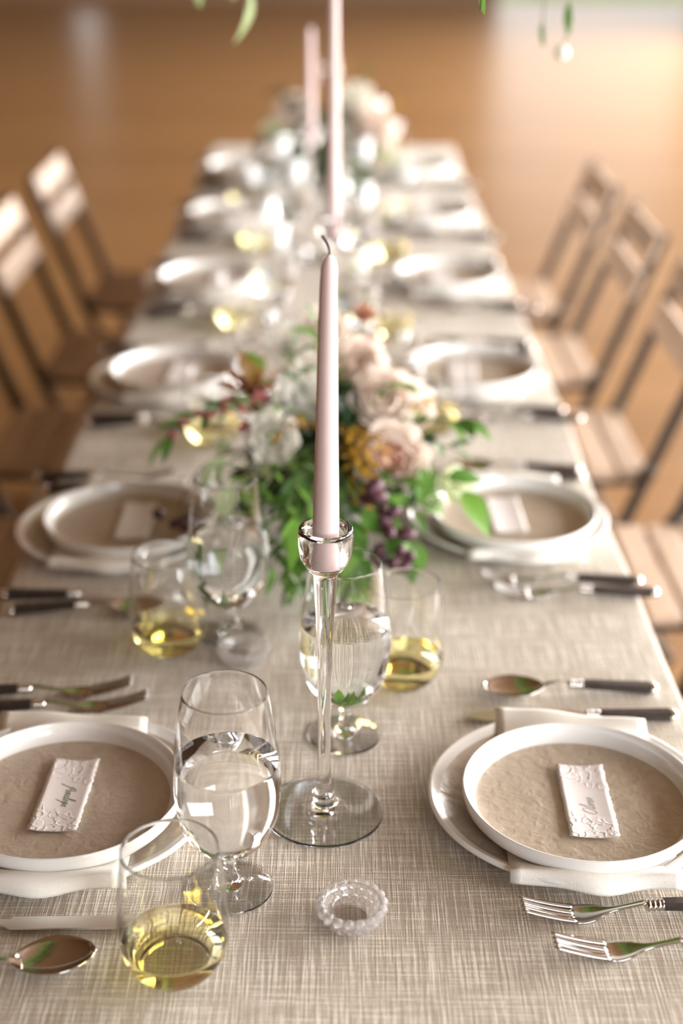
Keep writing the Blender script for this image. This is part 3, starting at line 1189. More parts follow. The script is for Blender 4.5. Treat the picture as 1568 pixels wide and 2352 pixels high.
for s in (1, -1):
    for i in range(6):
        cx_, cy_ = RCEN[s][i]
        rz = 0.0 if s > 0 else PI
        jit = rndp.uniform(-0.06, 0.06)
        ox, oy = CHOFF[s] if (s > 0 or i == 0) else (-0.014, 0.004)
        c = tag(link('charger_plate', charger_me, loc=(cx_ + ox, cy_ + oy, Z), rotz=rndp.uniform(0, 6)),
                f'large sand-glazed charger plate with white rim, {place(s, i)}', 'plate', 'charger plates')
        key = (s, i)
        nm = napkin_mesh(20 + i + 10 * s)
        nm.materials.append(M['napkin'])
        nx_ = 0.004 if s > 0 else -0.010
        nrz = -0.05 if s > 0 else 0.03
        if i > 0:
            nrz = rndp.uniform(-0.06, 0.06)
        n_ = tag(link('napkin', nm, loc=(cx_ + nx_, cy_ + (oy if s > 0 else 0.010), Z), rotz=nrz), f'folded white napkin under the salad plate, {place(s, i)}', 'napkin', 'napkins')
        p_ = tag(link('salad_plate', salad_me, loc=(cx_, cy_, Z + 0.0139), rotz=rndp.uniform(0, 6)),
                 f'round rimmed salad plate with sand centre holding a card, {place(s, i)}', 'plate', 'salad plates')
        cm = card_mesh(50 + i + 10 * s)
        cm.materials.append(M['paper'])
        if i == 0:
            cl = (0.2315, 1.088) if s > 0 else (-0.250, 1.094)
            crz = R(-1.2) if s > 0 else R(-1.8)
            lab = 'handmade paper place card with ' + ('pale grey' if s > 0 else 'dark green') + f' handwriting, {place(s, i)}'
        else:
            cl = (cx_ - 0.010 * s + rndp.uniform(-0.01, 0.01), cy_ + 0.008)
            crz = rndp.uniform(-0.07, 0.07)
            lab = f'blush handmade paper place card on the plate of the {place(s, i)}'
        k_ = tag(link('place_card', cm, loc=(cl[0], cl[1], Z + 0.0188), rotz=crz), lab, 'card', 'place cards')
        if i == 0:
            hw = script_mesh('Oliver' if s > 0 else 'Penelope', 0.0056 if s > 0 else 0.0050, 0.00058, s, (0.004, -0.008) if s > 0 else (0.002, -0.001))
            link('handwriting', hw, k_, M['greyink'] if s > 0 else M['ink'])
        # cutlery
        if key in CUT:
            spec = CUT[key]
        else:
            spec = []
            for kd, dx, dy in (('fork', 0.012, -0.150), ('fork', 0.034, -0.190), ('knife', 0.002, 0.172), ('spoon', -0.006, 0.208)):
                spec.append((kd, cx_ + s * (dx + rndp.uniform(-0.006, 0.006)), cy_ + s * (dy + rndp.uniform(-0.004, 0.004)), (0 if s > 0 else 180) + rndp.uniform(-2, 2)))
        nf = 0
        for kd, x, y, ang in spec:
            if kd == 'fork':
                nf += 1
                lab = f"{'inner' if nf == 1 else 'outer'} dark-handled fork by the plate of the {place(s, i)}"
                grp = 'forks'
            else:
                lab = f'dark-handled silver {kd} by the plate of the {place(s, i)}'
                grp = 'knives' if kd == 'knife' else 'spoons'
            put(kd, (x, y, Z + 0.0002), R(ang), lab, grp)
        put('goblet', (*GOB[key], Z + 0.0003), 0.3 * i, f'short-stemmed goblet of water for the {place(s, i)}', 'water goblets')
        put('stemless', (*STE[key], Z + 0.0003), 0.5 * i, f'stemless glass with a little white wine for the {place(s, i)}', 'stemless wine glasses')

salt_dish('clear hobnail glass salt cellar standing alone in front of the candlestick', (0.014, 0.946, Z), 0.1)
salt_dish('blurred glass salt cellar beside the foot of the second left-side goblet', (-0.103, 1.378, Z), 0.4)

CS = [('glass candlestick with a tall flared cup, lowest in the picture', 'snuffed mauve taper candle with curled black wick, in sharp focus', (-0.011, 1.097), 0.270, (0, R(0.45))),
      ('glass candlestick behind the big floral centrepiece', 'very tall mauve taper candle behind the near centrepiece', (-0.008, 2.30), 0.42, (0, 0)),
      ('glass candlestick before the far floral centrepiece', 'mauve taper candle just before the far flowers, beside the very tall one', (-0.062, 3.20), 0.245, (0, 0)),
      ('glass candlestick behind the far floral centrepiece at the table end', 'short mauve taper candle behind the far flowers', (-0.018, 4.42), 0.150, (0, 0))]
cs0 = None
for lab, lab2, (x, y), ln, tl in CS:
    if cs0 is None:
        cs0 = thing('glass_candlestick', lab, 'candlestick', (x, y, Z + 0.0006), 0, 'glass candlesticks')
        candlestick_parts(cs0)
        cs0.rotation_euler = (0, R(0.35), 0)
        collect_kids()
        top = Vector((x, y, Z)) + Matrix.Rotation(R(0.35), 3, 'Y') @ Vector((0, 0, 0.2575))
    else:
        c = dup(cs0, (x, y, Z + 0.0004), 0, lab)
        top = Vector((x, y, Z + 0.2575))
    taper('taper_candle', lab2, top, ln, tilt=tl, group='taper candles')

# ------------------------------------------------------------------ flowers and leaves
def leaf_geo(l, w, fold=0.25, droop=0.25, n=6):
    vs, fs = [], []
    for i in range(n + 1):
        s = i / n
        ww = w * (math.sin(PI * s ** 0.8)) ** 0.9 if 0 < s < 1 else 0.0004
        z = -droop * l * s * s
        vs += [(l * s, -ww / 2, z + fold * ww * 0.5), (l * s, 0, z), (l * s, ww / 2, z + fold * ww * 0.5)]
    for i in range(n):
        a = 3 * i
        fs += [(a, a + 1, a + 4, a + 3), (a + 1, a + 2, a + 5, a + 4)]
    return vs, fs


LEAFGEO = {'lance': leaf_geo(1.0, 0.27), 'olive': leaf_geo(1.0, 0.20, 0.2, 0.1), 'broad': leaf_geo(1.0, 0.50, 0.3, 0.35, 8), 'oval': leaf_geo(1.0, 0.44, 0.2, 0.15)}
LM = {}


def leaf_me(shape, mt):
    k_ = (shape, mt)
    if k_ not in LM:
        LM[k_] = mesh('leaf', *LEAFGEO[shape])
        LM[k_].materials.append(M[mt])
    return LM[k_]


def frame(pos, d, n, s=1.0):
    d = Vector(d).normalized()
    n = Vector(n)
    y = n.cross(d)
    if y.length < 1e-4:
        y = Vector((0, 1, 0)).cross(d)
    y.normalize()
    z = d.cross(y)
    mt = Matrix.Identity(4)
    for i in range(3):
        mt[i][0], mt[i][1], mt[i][2], mt[i][3] = d[i] * s, y[i] * s, z[i] * s, pos[i]
    return mt


def bez(p0, p1, p2, n):
    p0, p1, p2 = Vector(p0), Vector(p1), Vector(p2)
    return [p0 * (1 - t_) ** 2 + p1 * 2 * t_ * (1 - t_) + p2 * t_ * t_ for t_ in [i / n for i in range(n + 1)]]


def sprig(parent, org, p0, p1, p2, nl, size, shape, mt, rnd, name='leafy_stem', stem='stem', rad=0.0011, spread=0.9, start=0.15, leaf_name='leaf', berry=None):
    """A stem (part) with its leaves (sub-parts). Points are in the scene's frame, org the parent's location."""
    org = Vector(org)
    pts = [p - org for p in bez(p0, p1, p2, 12)]
    st = link(name, MB().tube(pts, lambda s_: rad * (1.15 - 0.6 * s_), 6).mesh(name, True), parent, M[stem])
    for i in range(nl):
        s_ = start + (1 - start) * (i + 0.5) / nl
        k_ = min(int(s_ * 12), 11)
        f = s_ * 12 - k_
        pos = pts[k_].lerp(pts[k_ + 1], f)
        d = (pts[k_ + 1] - pts[k_]).normalized()
        upv = Vector((0, 0, 1))
        sd = d.cross(upv)
        if sd.length < 0.1:
            sd = Vector((1, 0, 0))
        sd.normalize()
        sg = 1 if i % 2 else -1
        roll = rnd.uniform(-0.9, 0.9)
        sd = (Quaternion(d, roll) @ sd) * sg
        dr = d * (1.0 - 0.35 * spread) + sd * spread + Vector((0, 0, rnd.uniform(-0.25, 0.25)))
        if i == nl - 1:
            dr = d
        nrm = upv + Vector((rnd.uniform(-0.5, 0.5), rnd.uniform(-0.6, 0.2), 0))
        sz = size * rnd.uniform(0.75, 1.15)
        dr = dr.normalized()
        room = pos.z + org.z - (Z + 0.004)          # a leaf that would dip into the cloth lies along it instead
        if room < sz * (0.3 - min(dr.z, 0.0)):
            fl_ = Vector((dr.x, dr.y, 0.0))
            fl_ = fl_.normalized() if fl_.length > 1e-3 else Vector((sd.x, sd.y, 0.0)).normalized()
            dr = fl_ + Vector((0, 0, max(-0.8, min(0.4, room / sz - 0.3))))
        link(leaf_name, leaf_me(shape, mt), st, matrix=frame(pos, dr, nrm, sz))
        if berry and i % 2 == 0:
            link('berry', berry, st, matrix=Matrix.Translation(pos + sd * 0.006) @ Matrix.Diagonal((0.0052, 0.0052, 0.0052, 1)))
    return st


def petal_geo(w, l, cup, curl, n=6):
    """base at the origin, grows along +z, faces +x inwards (cupped); lip curls outwards (-x)."""
    vs, fs = [], []
    for j in range(n + 1):
        v = j / n
        ww = w * (0.30 + 0.70 * math.sin(PI * min(0.5, v * 0.62)) ** 0.8) * (1 if v < 0.8 else 1 - 1.6 * (v - 0.8))
        for i in range(n + 1):
            u = i / n * 2 - 1
            x = -cup * math.sin(v * PI * 0.88) * l + curl * l * max(0, v - 0.55) ** 2 * -4.0 + 0.5 * w * u * u * 0.55 * (1 - 0.4 * v)
            z = l * v * (1 - 0.10 * u * u * v)
            vs.append((x, u * ww / 2, z))
    for j in range(n):
        for i in range(n):
            a = j * (n + 1) + i
            fs.append((a, a + 1, a + n + 2, a + n + 1))
    return vs, fs


def bloom(parent, org, name, pos, face, size, layers, core_mat, label=None, seed=1):
    """layers: list of (count, radius, length, width, tilt outward in degrees, cup, curl, material key)."""
    rnd = random.Random(seed)
    pos = Vector(pos) - Vector(org)
    z = Vector(face).normalized()
    q = Vector((0, 0, 1)).rotation_difference(z)
    base = Matrix.Translation(pos) @ q.to_matrix().to_4x4() @ Matrix.Scale(size, 4)
    core = link(name, lathe(name, [(0.0, -0.55), (0.06, -0.5), (0.10, -0.28), (0.28, -0.20), (0.30, -0.05), (0.16, 0.18), (0.10, 0.30), (0.0, 0.34)], 12), parent, M[core_mat], matrix=base)
    if label:
        core['label'] = label
    for (n, rad, ln, wd_, tilt, cup, curl, mk) in layers:
        pm = mesh('petal', *petal_geo(wd_, ln, cup, curl))
        pm.materials.append(M[mk])
        a0 = rnd.uniform(0, 6)
        for k_ in range(n):
            a = a0 + 2 * PI * k_ / n + rnd.uniform(-0.14, 0.14)
            mt = Matrix.Rotation(a, 4, 'Z') @ Matrix.Translation((-rad, 0, rnd.uniform(-0.03, 0.03) - 0.12)) @ Matrix.Rotation(R(-tilt + rnd.uniform(-6, 6)), 4, 'Y') @ Matrix.Rotation(rnd.uniform(-0.15, 0.15), 4, 'Z')
            link('petal', pm, core, matrix=mt @ Matrix.Scale(rnd.uniform(0.93, 1.07), 4))
    return core


ROSE = [(4, 0.07, 0.52, 0.36, -6, 0.12, 0.0, 'peach'), (5, 0.15, 0.58, 0.46, -2, 0.16, 0.0, 'peach'), (6, 0.24, 0.64, 0.54, 5, 0.20, 0.0, 'peach'), (7, 0.32, 0.70, 0.62, 13, 0.24, 0.03, 'blush'), (7, 0.40, 0.78, 0.74, 25, 0.28, 0.06, 'blush'), (8, 0.44, 0.88, 0.84, 44, 0.30, 0.08, 'blush')]
PALE = [(4, 0.08, 0.52, 0.38, -5, 0.14, 0.0, 'peach'), (6, 0.20, 0.60, 0.52, 0, 0.20, 0.0, 'blush'), (7, 0.30, 0.68, 0.62, 9, 0.24, 0.02, 'blush'), (8, 0.38, 0.76, 0.72, 22, 0.28, 0.05, 'blush'), (8, 0.44, 0.86, 0.84, 42, 0.30, 0.08, 'blush')]
RANU = [(5, 0.12, 0.50, 0.40, 0, 0.05, 0.0, 'greenwhite'), (6, 0.26, 0.72, 0.62, 10, 0.10, 0.0, 'white'), (7, 0.36, 0.86, 0.74, 24, 0.16, 0.02, 'white'), (7, 0.40, 0.95, 0.82, 42, 0.20, 0.05, 'white')]
DAHL = [(7, 0.12, 0.55, 0.26, 8, 0.10, 0.0, 'white'), (9, 0.22, 0.75, 0.30, 30, 0.12, 0.0, 'white'), (11, 0.28, 0.92, 0.32, 52, 0.14, 0.03, 'white'), (12, 0.30, 1.02, 0.34, 74, 0.16, 0.05, 'white')]
BELL = [(3, 0.14, 0.9, 0.62, 6, 0.14, 0.05, 'greenwhite'), (4, 0.26, 1.0, 0.70, 20, 0.16, 0.08, 'greenwhite')]
PROT = [(7, 0.15, 0.85, 0.24, 4, 0.08, 0.0, 'rust'), (9, 0.26, 0.95, 0.28, 18, 0.10, 0.02, 'rust'), (9, 0.34, 0.85, 0.30, 36, 0.12, 0.04, 'rust')]
PINK = [(4, 0.12, 0.55, 0.42, 6, 0.10, 0.0, 'pink'), (6, 0.26, 0.70, 0.52, 28, 0.14, 0.06, 'pink')]

grape_me = uv_ball('grape', 0.95, 14, 10, 1.4)
grape_me.materials.append(M['grape'])
berry_me = uv_ball('berry', 1.0, 10, 8)
berry_me.materials.append(M['berry'])


def centerpiece(label, org, scale, full, seed):
    rnd = random.Random(seed)
    t = thing('floral_centerpiece', label, 'flowers', org, 0, 'floral centrepieces')
    O = Vector(org)
    bw = lathe('bowl', clampr(spl([(0.0, 0.0), (0.040, 0.0), (0.044, 0.003), (0.022, 0.012), (0.020, 0.022), (0.050, 0.034), (0.068, 0.055), (0.074, 0.080), (0.071, 0.081), (0.064, 0.058), (0.045, 0.040), (0.0, 0.036)], 3)), 40)
    link('bowl', bw, t, M['bowl'])
    # the mass of small dark leaves that fills the middle
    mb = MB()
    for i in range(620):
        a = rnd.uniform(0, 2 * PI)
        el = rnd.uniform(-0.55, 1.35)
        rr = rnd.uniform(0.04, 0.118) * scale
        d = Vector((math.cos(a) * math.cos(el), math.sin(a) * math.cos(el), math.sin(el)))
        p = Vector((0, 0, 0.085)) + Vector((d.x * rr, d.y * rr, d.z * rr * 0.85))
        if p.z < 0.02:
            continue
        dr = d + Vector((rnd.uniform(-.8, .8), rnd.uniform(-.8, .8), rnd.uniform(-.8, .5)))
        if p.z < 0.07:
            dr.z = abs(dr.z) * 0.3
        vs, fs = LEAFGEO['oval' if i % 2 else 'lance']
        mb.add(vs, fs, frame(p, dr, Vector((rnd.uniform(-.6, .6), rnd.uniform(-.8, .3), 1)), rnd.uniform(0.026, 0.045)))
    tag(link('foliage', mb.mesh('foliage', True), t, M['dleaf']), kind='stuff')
    P = lambda x, y, z: (O.x + x * scale, O.y + y * scale, O.z + z * scale)
    return t, rnd, P, O


# near centrepiece; offsets are measured from its foot
t, rnd, P, O = centerpiece('lush centrepiece of blush roses, white blooms and trailing greenery behind the sharply focused candle', (0.0, 1.745, Z), 1.0, True, 3)
cam_p = Vector((0, 0, 1.55))


def tocam(p, mixup=0.4, dx=0.0):
    d = (cam_p - Vector(p)).normalized()
    return d + Vector((dx, 0, mixup))


BL = [('ranunculus', (-0.080, 1.655, 0.912), RANU, 0.034, 'greenwhite', 'white cupped ranunculus', -0.2, 0.1),
      ('garden_rose', (0.068, 1.655, 0.886), ROSE, 0.044, 'peach', 'open blush rose with a peach heart', 0.15, -0.15),
      ('garden_rose', (0.058, 1.735, 0.932), PALE, 0.042, 'blush', 'pale blush rose', 0.2, 0.3),
      ('garden_rose', (0.030, 1.790, 0.962), PALE, 0.034, 'blush', 'pale blush rose', 0.0, 0.5),
      ('garden_rose', (0.088, 1.760, 0.915), PALE, 0.036, 'blush', 'pale blush rose', 0.6, 0.3),
      ('dahlia', (-0.046, 1.735, 0.930), DAHL, 0.036, 'white', 'creamy white dahlia', -0.1, 0.4),
      ('dahlia', (-0.068, 1.870, 0.958), DAHL, 0.034, 'white', 'creamy white dahlia', -0.3, 0.6),
      ('dahlia', (-0.020, 1.900, 0.975), PALE, 0.030, 'white', 'creamy white rose', 0.0, 0.6),
      ('protea', (-0.110, 1.800, 0.925), PROT, 0.046, 'rust', 'rust brown protea', -0.5, 0.6),
      ('protea', (-0.098, 1.740, 0.925), PINK, 0.022, 'pink', 'small dusky pink bloom', -0.4, 0.4),
      ('small_bloom', (0.046, 1.845, 0.968), PINK, 0.020, 'pink', 'small coral pink bloom', 0.2, 0.5),
      ('small_bloom', (-0.115, 1.700, 0.905), PINK, 0.015, 'pink', 'small coral pink bloom', -0.4, 0.3),
      ('white_bell', (0.140, 1.670, 0.848), BELL, 0.036, 'greenwhite', 'greenish white bell bloom', 0.5, -0.3),
      ('white_bell', (-0.140, 1.690, 0.888), BELL, 0.020, 'greenwhite', 'greenish white bell bloom', -0.6, -0.2),
      ('white_bell', (0.115, 1.640, 0.835), BELL, 0.022, 'white', 'small white bell bloom', 0.4, -0.3),
      ('small_bloom', (0.036, 1.900, 0.995), PROT, 0.020, 'rust', 'small orange bloom', 0.1, 0.8)]
for j, (nm_, p, ly, sz, cm_, lb, dx, mu) in enumerate(BL):
    bloom(t, O, nm_, p, tocam(p, mu, dx), sz, ly, cm_, lb, 40 + j)
C0 = Vector((0, 1.745, 0.865))
SPR = [  # control, end, leaves, size, shape, material, stem, berries
    ((-0.150, 1.70, 0.975), (-0.222, 1.690, 0.890), 16, 0.040, 'lance', 'gleaf', 'twig', True),
    ((-0.110, 1.68, 0.955), (-0.178, 1.690, 0.930), 12, 0.034, 'lance', 'oleaf', 'twig', True),
    ((-0.160, 1.62, 0.930), (-0.176, 1.575, 0.805), 12, 0.034, 'olive', 'oleaf', 'stem', False),
    ((-0.130, 1.60, 0.910), (-0.125, 1.570, 0.815), 8, 0.040, 'oval', 'pleaf', 'stem', False),
    ((-0.060, 1.56, 0.900), (-0.055, 1.478, 0.768), 14, 0.036, 'lance', 'gleaf', 'stem', False),
    ((-0.085, 1.58, 0.900), (-0.090, 1.520, 0.775), 12, 0.034, 'olive', 'oleaf', 'stem', False),
    ((-0.020, 1.55, 0.890), (-0.030, 1.490, 0.785), 10, 0.040, 'broad', 'gleaf', 'stem', False),
    ((0.010, 1.55, 0.885), (0.030, 1.500, 0.790), 9, 0.036, 'lance', 'gleaf', 'stem', False),
    ((0.150, 1.70, 0.930), (0.168, 1.690, 0.915), 5, 0.048, 'broad', 'gleaf', 'stem', False),
    ((0.140, 1.64, 0.880), (0.160, 1.610, 0.850), 4, 0.060, 'broad', 'gleaf', 'stem', False),
    ((0.100, 1.60, 0.880), (0.100, 1.560, 0.800), 7, 0.042, 'broad', 'gleaf', 'stem', False),
    ((-0.060, 1.74, 0.960), (-0.055, 1.720, 1.010), 8, 0.042, 'lance', 'oleaf', 'stem', False),
    ((-0.020, 1.78, 0.980), (-0.030, 1.790, 1.020), 8, 0.036, 'lance', 'gleaf', 'stem', False),
    ((-0.090, 1.76, 0.960), (-0.100, 1.730, 0.985), 5, 0.045, 'lance', 'gleaf', 'stem', False),
    ((0.030, 1.88, 0.980), (0.040, 1.950, 1.015), 9, 0.028, 'lance', 'oleaf', 'stem', False),
    ((0.010, 1.85, 0.990), (0.000, 1.900, 1.030), 8, 0.030, 'olive', 'pleaf', 'stem', False),
    ((0.030, 1.64, 0.945), (0.046, 1.590, 0.845), 16, 0.018, 'oval', 'aleaf', 'twig', False),
    ((0.040, 1.66, 0.955), (0.036, 1.600, 0.870), 16, 0.018, 'oval', 'aleaf', 'twig', False),
    ((0.018, 1.66, 0.950), (0.026, 1.610, 0.900), 14, 0.017, 'oval', 'aleaf', 'twig', False),
    ((-0.040, 1.66, 0.945), (-0.070, 1.610, 0.930), 9, 0.018, 'oval', 'aleaf', 'twig', False),
    ((0.060, 1.86, 0.970), (0.062, 1.930, 0.985), 10, 0.020, 'oval', 'aleaf', 'twig', False),
    ((0.100, 1.74, 0.930), (0.118, 1.720, 0.940), 6, 0.020, 'oval', 'aleaf', 'twig', False),
    ((0.020, 1.60, 0.950), (0.052, 1.560, 0.880), 18, 0.017, 'oval', 'aleaf', 'twig', False),
    ((0.015, 1.60, 0.920), (0.036, 1.555, 0.835), 18, 0.018, 'oval', 'aleaf', 'twig', False),
    ((0.030, 1.60, 0.965), (0.058, 1.585, 0.915), 14, 0.017, 'oval', 'aleaf', 'twig', False),
    ((-0.120, 1.60, 0.900), (-0.150, 1.545, 0.815), 12, 0.030, 'olive', 'gleaf', 'stem', False),
    ((-0.090, 1.57, 0.910), (-0.115, 1.530, 0.830), 12, 0.032, 'lance', 'gleaf', 'stem', False),
    ((-0.060, 1.55, 0.905), (-0.075, 1.500, 0.800), 12, 0.034, 'lance', 'gleaf', 'stem', False),
    ((-0.035, 1.53, 0.890), (-0.060, 1.470, 0.790), 12, 0.030, 'olive', 'oleaf', 'stem', False),
    ((-0.050, 1.54, 0.880), (-0.038, 1.462, 0.764), 12, 0.032, 'lance', 'gleaf', 'stem', False),
    ((0.015, 1.54, 0.880), (0.005, 1.485, 0.780), 12, 0.036, 'lance', 'gleaf', 'stem', False),
    ((0.060, 1.57, 0.885), (0.085, 1.530, 0.800), 10, 0.034, 'broad', 'gleaf', 'stem', False),
    ((0.120, 1.66, 0.910), (0.150, 1.640, 0.900), 8, 0.030, 'lance', 'oleaf', 'stem', False),
    ((-0.140, 1.72, 0.955), (-0.170, 1.730, 0.920), 10, 0.030, 'lance', 'gleaf', 'twig', True),
    ((-0.050, 1.66, 0.960), (-0.085, 1.640, 0.955), 8, 0.026, 'olive', 'gleaf', 'stem', False),
    ((-0.020, 1.72, 0.985), (-0.010, 1.740, 1.010), 10, 0.034, 'lance', 'gleaf', 'stem', False),
    ((0.060, 1.72, 0.975), (0.085, 1.700, 0.965), 8, 0.024, 'oval', 'gleaf', 'stem', False)]
for c_, e_, nl, sz, sh, mt, stm, br in SPR:
    sprig(t, O, C0 + Vector((c_[0] * 0.2, (c_[1] - 1.745) * 0.2, 0.02)), c_, e_, nl, sz, sh, mt, rnd, stem=stm, berry=berry_me if br else None)
# big low leaves round the foot
for (x, y, z, dx, dy, dz, sz, mt) in ((-0.045, 1.60, 0.885, -0.1, -0.5, -0.7, 0.085, 'gleaf'), (-0.015, 1.575, 0.86, 0.2, -0.4, -0.8, 0.08, 'gleaf'), (0.045, 1.60, 0.86, 0.3, -0.5, -0.5, 0.07, 'dleaf'), (-0.09, 1.62, 0.86, -0.6, -0.5, -0.5, 0.07, 'dleaf'),
                                     (0.02, 1.57, 0.84, 0.0, -0.5, -0.8, 0.075, 'gleaf'), (0.09, 1.64, 0.86, 0.7, -0.3, -0.5, 0.06, 'gleaf'), (-0.03, 1.55, 0.83, -0.3, -0.5, -0.7, 0.06, 'gleaf'),
                                     (0.02, 1.50, 0.825, 0.05, -0.3, -0.9, 0.065, 'gleaf'), (0.0, 1.50, 0.815, -0.3, -0.3, -0.8, 0.055, 'gleaf'), (-0.02, 1.53, 0.86, 0.0, -0.3, -0.9, 0.075, 'gleaf'), (-0.125, 1.565, 0.885, -0.3, -0.5, -0.7, 0.05, 'pleaf'), (-0.135, 1.61, 0.90, -0.7, -0.4, -0.5, 0.05, 'pleaf'), (-0.105, 1.775, 0.940, -0.2, -0.2, 0.6, 0.05, 'aleaf')):
    link('large_leaf', leaf_me('broad', mt), t, matrix=frame(Vector((x, y, z)) - O, (dx, dy, dz), (0, -0.7, 0.7), sz))

for i in range(16):
    p = Vector((rnd.uniform(-0.07, 0.05), rnd.uniform(1.455, 1.56), rnd.uniform(0.785, 0.89)))
    link('large_leaf', leaf_me('broad' if i % 3 else 'lance', 'gleaf'), t, matrix=frame(p - O, (rnd.uniform(-0.6, 0.6), rnd.uniform(-0.5, 0.1), -1), (rnd.uniform(-0.4, 0.4), -0.9, 0.4), min(rnd.uniform(0.045, 0.065), p.z - Z - 0.004)))


def grapes(parent, org, pts, r, seed, name='grape_cluster', me=None):
    rnd2 = random.Random(seed)
    st = link(name, MB().tube([Vector(p) - Vector(org) for p in spl(pts, 4)], 0.0012, 6).mesh(name, True), parent, M['twig'])
    return st


def add_grapes(st, org, places, r, seed):
    rnd2 = random.Random(seed)
    for p in places:
        rr = r * rnd2.uniform(0.85, 1.15)
        e = Matrix.Rotation(rnd2.uniform(0, 3), 4, 'X') @ Matrix.Rotation(rnd2.uniform(0, 3), 4, 'Y')
        link('grape', grape_me, st, matrix=Matrix.Translation(Vector(p) - Vector(org)) @ e @ Matrix.Diagonal((rr, rr, rr, 1)))


g = grapes(t, O, [(0.04, 1.66, 0.90), (0.055, 1.58, 0.87), (0.070, 1.545, 0.825), (0.076, 1.525, 0.80)], 0.01, 1)
add_grapes(g, O, [(0.056, 1.555, 0.848), (0.068, 1.548, 0.858), (0.050, 1.560, 0.872), (0.062, 1.545, 0.833), (0.054, 1.540, 0.812), (0.083, 1.548, 0.828), (0.076, 1.536, 0.812), (0.086, 1.535, 0.806), (0.040, 1.570, 0.865), (0.068, 1.530, 0.797), (0.080, 1.527, 0.795), (0.052, 1.545, 0.800), (0.044, 1.560, 0.885)], 0.0088, 2)
g = grapes(t, O, [(-0.10, 1.66, 0.90), (-0.16, 1.65, 0.88), (-0.195, 1.66, 0.83), (-0.20, 1.655, 0.80)], 0.01, 3)
add_grapes(g, O, [(-0.205, 1.655, 0.793), (-0.190, 1.648, 0.791), (-0.184, 1.660, 0.805), (-0.232, 1.690, 0.790), (-0.196, 1.640, 0.802)], 0.0085, 4)

# far centrepiece
t, rnd, P, O = centerpiece('distant centrepiece of blush roses and dark greenery near the far end of the table', (-0.005, 3.98, Z), 1.25, False, 8)
BL = [('garden_rose', (0.085, 3.90, 0.880), PALE, 0.062, 'blush', 'pale blush rose', 0.1, 0.0),
      ('garden_rose', (0.070, 3.95, 0.945), PALE, 0.040, 'blush', 'pale blush rose', 0.2, 0.3),
      ('garden_rose', (0.100, 3.92, 0.935), PALE, 0.045, 'blush', 'pale blush rose', 0.4, 0.3),
      ('garden_rose', (-0.120, 3.98, 0.965), PALE, 0.046, 'blush', 'pale blush rose', -0.3, 0.4),
      ('white_bell', (-0.170, 3.95, 0.912), BELL, 0.046, 'greenwhite', 'greenish white bloom', -0.3, 0.3),
      ('dahlia', (0.045, 4.00, 0.985), DAHL, 0.050, 'white', 'creamy white dahlia', 0.0, 0.5),
      ('dahlia', (-0.010, 3.90, 0.900), DAHL, 0.040, 'white', 'creamy white dahlia', 0.0, 0.3)]
for j, (nm_, p, ly, sz, cm_, lb, dx, mu) in enumerate(BL):
    bloom(t, O, nm_, p, tocam(p, mu, dx), sz, ly, cm_, lb, 80 + j)
C0 = Vector((0, 3.98, 0.875))
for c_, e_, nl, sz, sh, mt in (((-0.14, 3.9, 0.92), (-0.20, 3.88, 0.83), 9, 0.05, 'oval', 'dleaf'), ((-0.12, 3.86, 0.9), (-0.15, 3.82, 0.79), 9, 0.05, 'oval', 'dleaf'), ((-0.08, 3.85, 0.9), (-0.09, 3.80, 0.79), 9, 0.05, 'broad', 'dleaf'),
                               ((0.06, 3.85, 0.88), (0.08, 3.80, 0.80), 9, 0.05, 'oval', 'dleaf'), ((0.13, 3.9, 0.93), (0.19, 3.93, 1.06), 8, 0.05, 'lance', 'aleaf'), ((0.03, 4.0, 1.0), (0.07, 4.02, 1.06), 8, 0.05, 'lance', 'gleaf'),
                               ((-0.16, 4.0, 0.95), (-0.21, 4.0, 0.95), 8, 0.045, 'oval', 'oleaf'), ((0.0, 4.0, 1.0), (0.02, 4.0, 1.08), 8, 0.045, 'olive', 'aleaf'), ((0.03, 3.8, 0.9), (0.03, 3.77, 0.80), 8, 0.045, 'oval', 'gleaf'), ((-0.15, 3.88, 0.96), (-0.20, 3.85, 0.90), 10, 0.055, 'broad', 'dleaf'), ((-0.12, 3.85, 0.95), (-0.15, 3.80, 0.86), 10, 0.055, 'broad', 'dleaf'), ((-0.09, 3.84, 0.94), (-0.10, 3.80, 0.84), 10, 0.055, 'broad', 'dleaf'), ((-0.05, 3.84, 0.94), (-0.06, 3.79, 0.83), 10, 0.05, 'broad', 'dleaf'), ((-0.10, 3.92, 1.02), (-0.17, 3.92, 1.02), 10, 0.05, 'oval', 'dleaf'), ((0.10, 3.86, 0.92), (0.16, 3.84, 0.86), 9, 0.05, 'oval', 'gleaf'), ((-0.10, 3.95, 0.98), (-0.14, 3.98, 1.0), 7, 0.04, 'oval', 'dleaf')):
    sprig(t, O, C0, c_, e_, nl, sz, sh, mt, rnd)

# the sprig lying on the cloth between two left places
t = thing('leaf_sprig', 'thin sprig with small yellow-green leaves lying loose on the cloth beyond the third left-side plate', 'sprig', (-0.30, 2.66, Z))
rnd = random.Random(5)
O = Vector((-0.30, 2.66, Z))
sprig(t, O, (-0.35, 2.655, Z + 0.004), (-0.30, 2.75, Z + 0.006), (-0.235, 2.60, Z + 0.004), 7, 0.024, 'oval', 'pleaf', rnd, rad=0.0010)

